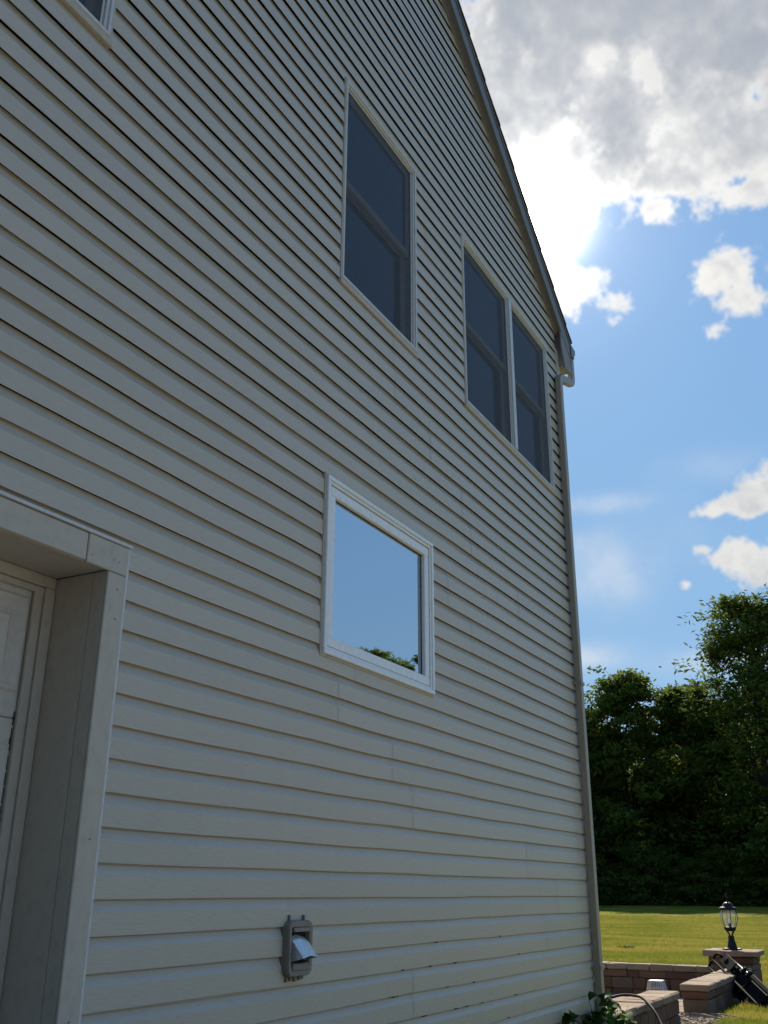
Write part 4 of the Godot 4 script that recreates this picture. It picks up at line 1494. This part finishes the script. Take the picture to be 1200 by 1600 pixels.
func make_tree(called: String, label: String, group: String, seed_: int, H: float, foot: float, rad: float, clumps: int, per: int, leaf: float, spread := 1.0) -> Node3D:
	var rng := RandomNumberGenerator.new()
	rng.seed = seed_
	var t := thing(called, label, "tree" if H > 5.0 else "shrub", Vector3.ZERO, group)
	var tips: Array = []
	var crown := crown_mesh(rng, H, foot, rad, clumps, per, leaf, tips, spread)
	var st := new_st(true)
	var trunk: Array = []
	var radii: Array = []
	var bend := Vector3(rng.randf_range(-0.5, 0.5), 0, rng.randf_range(-0.5, 0.5)) * rad * 0.25
	for i in 8:
		var f := i / 7.0
		trunk.append(bend * f * f + Vector3(sin(f * 5.0) * 0.1, -0.15 + f * H * 0.8, cos(f * 4.0) * 0.1 - 0.1))
		radii.append(lerpf(H * 0.017, H * 0.004, f) * (1.35 if i == 0 else 1.0))
	tube(st, trunk, radii, 8)
	for k in mini(tips.size(), 34):
		var c: Vector3 = tips[k]
		var from: Vector3 = trunk[clampi(int((c.y - 0.18 * H) / (H * 0.8) * 7.0), 1, 6)]
		if from.y > c.y:
			from = trunk[1]
		var midp := from.lerp(c, 0.5) + Vector3(0, 0.10 * from.distance_to(c), 0)
		tube(st, [from, midp, c], [H * 0.0055, H * 0.0035, H * 0.0014], 5, false)
	obj("trunk", st, M.bark, t)
	put("crown", crown, M.leaf, t)
	return t

func place(t: Node3D, az: float, R: float, scale := 1.0, turn := 0.0, from := EYE) -> void:
	var a := deg_to_rad(az)
	var x := from.x + R * sin(a)
	var z := from.z - R * cos(a)
	t.position = Vector3(x, ground_h(x, z), z)
	t.rotation.y = turn
	t.scale = Vector3.ONE * scale

func copy_of(t: Node3D, label: String, group: String) -> Node3D:
	var c: Node3D = t.duplicate()
	c.name = numbered(String(t.name).rstrip("0123456789").trim_suffix("_"))
	add_child(c)
	c.set_meta("label", label)
	c.set_meta("group", group)
	return c

func build_trees() -> void:
	var row := "trees along the far edge of the lawn"
	# four shapes; each stands once in the front row, copies fill the row and the wood behind
	var a := make_tree("broadleaf_tree", "dark round topped tree with bare gaps just right of the downspout", row, 101, 14.6, 0.8, 3.6, 190, 150, 0.20)
	place(a, -14.9, 69.0, 1.0, 0.4)
	var b := make_tree("broadleaf_tree", "dark tree between the round topped tree and the tallest tree", row, 102, 14.0, 0.8, 3.4, 190, 150, 0.20)
	place(b, -11.3, 69.5, 0.985, 1.9)
	var c := make_tree("broadleaf_tree", "tallest tree with open feathery crown at the right edge", row, 103, 19.4, 1.0, 4.4, 230, 150, 0.20, 1.15)
	place(c, -7.6, 67.0, 0.97, 2.6)
	var d := make_tree("broadleaf_tree", "dark tree half hidden behind the downspout", row, 104, 12.6, 0.8, 3.3, 175, 150, 0.20)
	place(d, -17.6, 70.0, 1.0, 0.2)
	place(copy_of(c, "tall tree just outside the right edge of the picture", row), -3.8, 68.0, 0.95, 4.1)
	place(copy_of(b, "tree hidden behind the house left of the downspout", row), -21.6, 69.0, 0.95, 0.7)
	place(copy_of(a, "second tall tree outside the right edge of the picture", row), 0.6, 70.0, 1.1, 3.0)
	var wood := "trees of the wood behind the front row"
	var k := 0
	for s in [[-19.5, 77.0, 0.90], [-16.2, 79.0, 0.92], [-13.0, 76.0, 0.88], [-9.8, 78.0, 0.93], [-6.4, 79.0, 1.05], [-2.6, 77.0, 0.95]]:
		place(copy_of([a, b, d][k % 3], "dark tree of the wood seen through gaps in the front row", wood), s[0], s[1], s[2], k * 1.3 + 0.5)
		k += 1
	var under := "shrubs at the foot of the trees"
	var sh := make_tree("shrub", "dark shrub at the foot of the far trees", under, 105, 4.6, -0.5, 2.3, 80, 140, 0.13, 1.3)
	place(sh, -19.0, 65.5, 1.0, 0.0)
	k = 0
	for s in [[-17.4, 65.0, 0.6], [-15.9, 66.0, 0.5], [-14.6, 65.2, 0.75], [-13.1, 65.8, 0.45], [-11.9, 65.0, 0.55], [-10.4, 65.6, 0.7], [-9.2, 64.8, 0.5], [-7.8, 65.4, 0.8], [-6.3, 65.0, 0.6], [-4.7, 65.6, 0.9], [-3.0, 65.2, 1.0], [-20.8, 65.4, 1.0],
		[-18.2, 72.0, 1.35], [-15.2, 73.0, 1.4], [-12.4, 72.5, 1.35], [-9.9, 73.0, 1.3], [-7.2, 72.0, 1.4], [-4.4, 73.0, 1.35]]:
		place(copy_of(sh, "dark shrub at the foot of the far trees", under), s[0], s[1], s[2], k * 2.1 + 0.8)
		k += 1
	# trees behind the camera that keep the light off the reveal of the garage door
	var near := "trees behind the drive"
	place(copy_of(a, "tall tree behind the drive opposite the garage door", near), 155.0, 9.5, 0.75, 1.1)
	place(copy_of(b, "tall tree behind the drive nearest the street", near), 125.0, 11.0, 0.75, 2.7)
	place(copy_of(d, "tall tree behind the drive beside the house", near), 182.0, 9.0, 0.8, 3.9)
	# trees across the drive, seen only in the window glass
	var across := "trees on the far side of the drive"
	var mirror := Vector3(-EYE.x, EYE.y, 0)
	var e := make_tree("garden_tree", "round garden tree mirrored low in the fixed window", across, 106, 7.0, 1.4, 1.1, 60, 150, 0.08, 0.9)
	place(e, 28.9, 26.0, 1.05, 0.0, mirror)
	place(copy_of(e, "garden tree mirrored in the right corner of the fixed window", across), 25.9, 27.0, 1.075, 2.0, mirror)
	place(copy_of(e, "garden tree mirrored in the left corner of the fixed window", across), 32.0, 29.0, 1.12, 4.0, mirror)

# ------------------------------------------------------------------ scene
func _ready() -> void:
	grain.seed = 3; grain.frequency = 0.012; grain.fractal_octaves = 3
	puff.seed = 8; puff.frequency = 1.0; puff.fractal_octaves = 4
	wide.seed = 17; wide.frequency = 0.25; wide.fractal_octaves = 5
	var cam := Camera3D.new()
	cam.name = "camera"
	cam.position = EYE
	cam.rotation_order = EULER_ORDER_YXZ
	cam.rotation = Vector3(0.371684, 0.501555, 0.006075)
	cam.fov = rad_to_deg(2.0 * atan(800.0 / 1513.23))
	cam.keep_aspect = Camera3D.KEEP_HEIGHT
	cam.near = 0.05
	cam.far = 2000.0
	add_child(cam)
	cam.current = true
	var env := Environment.new()
	env.background_mode = Environment.BG_SKY
	var sky := Sky.new()
	var pano := PanoramaSkyMaterial.new()
	pano.panorama = ImageTexture.create_from_image(sky_image())
	sky.sky_material = pano
	env.sky = sky
	env.tonemap_mode = Environment.TONE_MAPPER_LINEAR
	env.background_energy_multiplier = 0.5
	env.tonemap_exposure = 2.0
	env.sdfgi_enabled = true
	env.ssao_enabled = true
	env.ssil_enabled = true
	var we := WorldEnvironment.new()
	we.name = "world_environment"
	we.environment = env
	add_child(we)
	var sun := DirectionalLight3D.new()
	sun.name = "sun"
	sun.light_energy = 1.6
	sun.light_color = Color(1.0, 0.95, 0.86)
	sun.light_angular_distance = 0.5
	sun.shadow_enabled = true
	add_child(sun)
	sun.look_at_from_position(sun_dir() * 50.0, Vector3.ZERO)
	make_materials()
	build_ground()
	build_house()
	build_masonry()
	build_trees()
	build_yard_things()
	build_plants()
	build_grass()
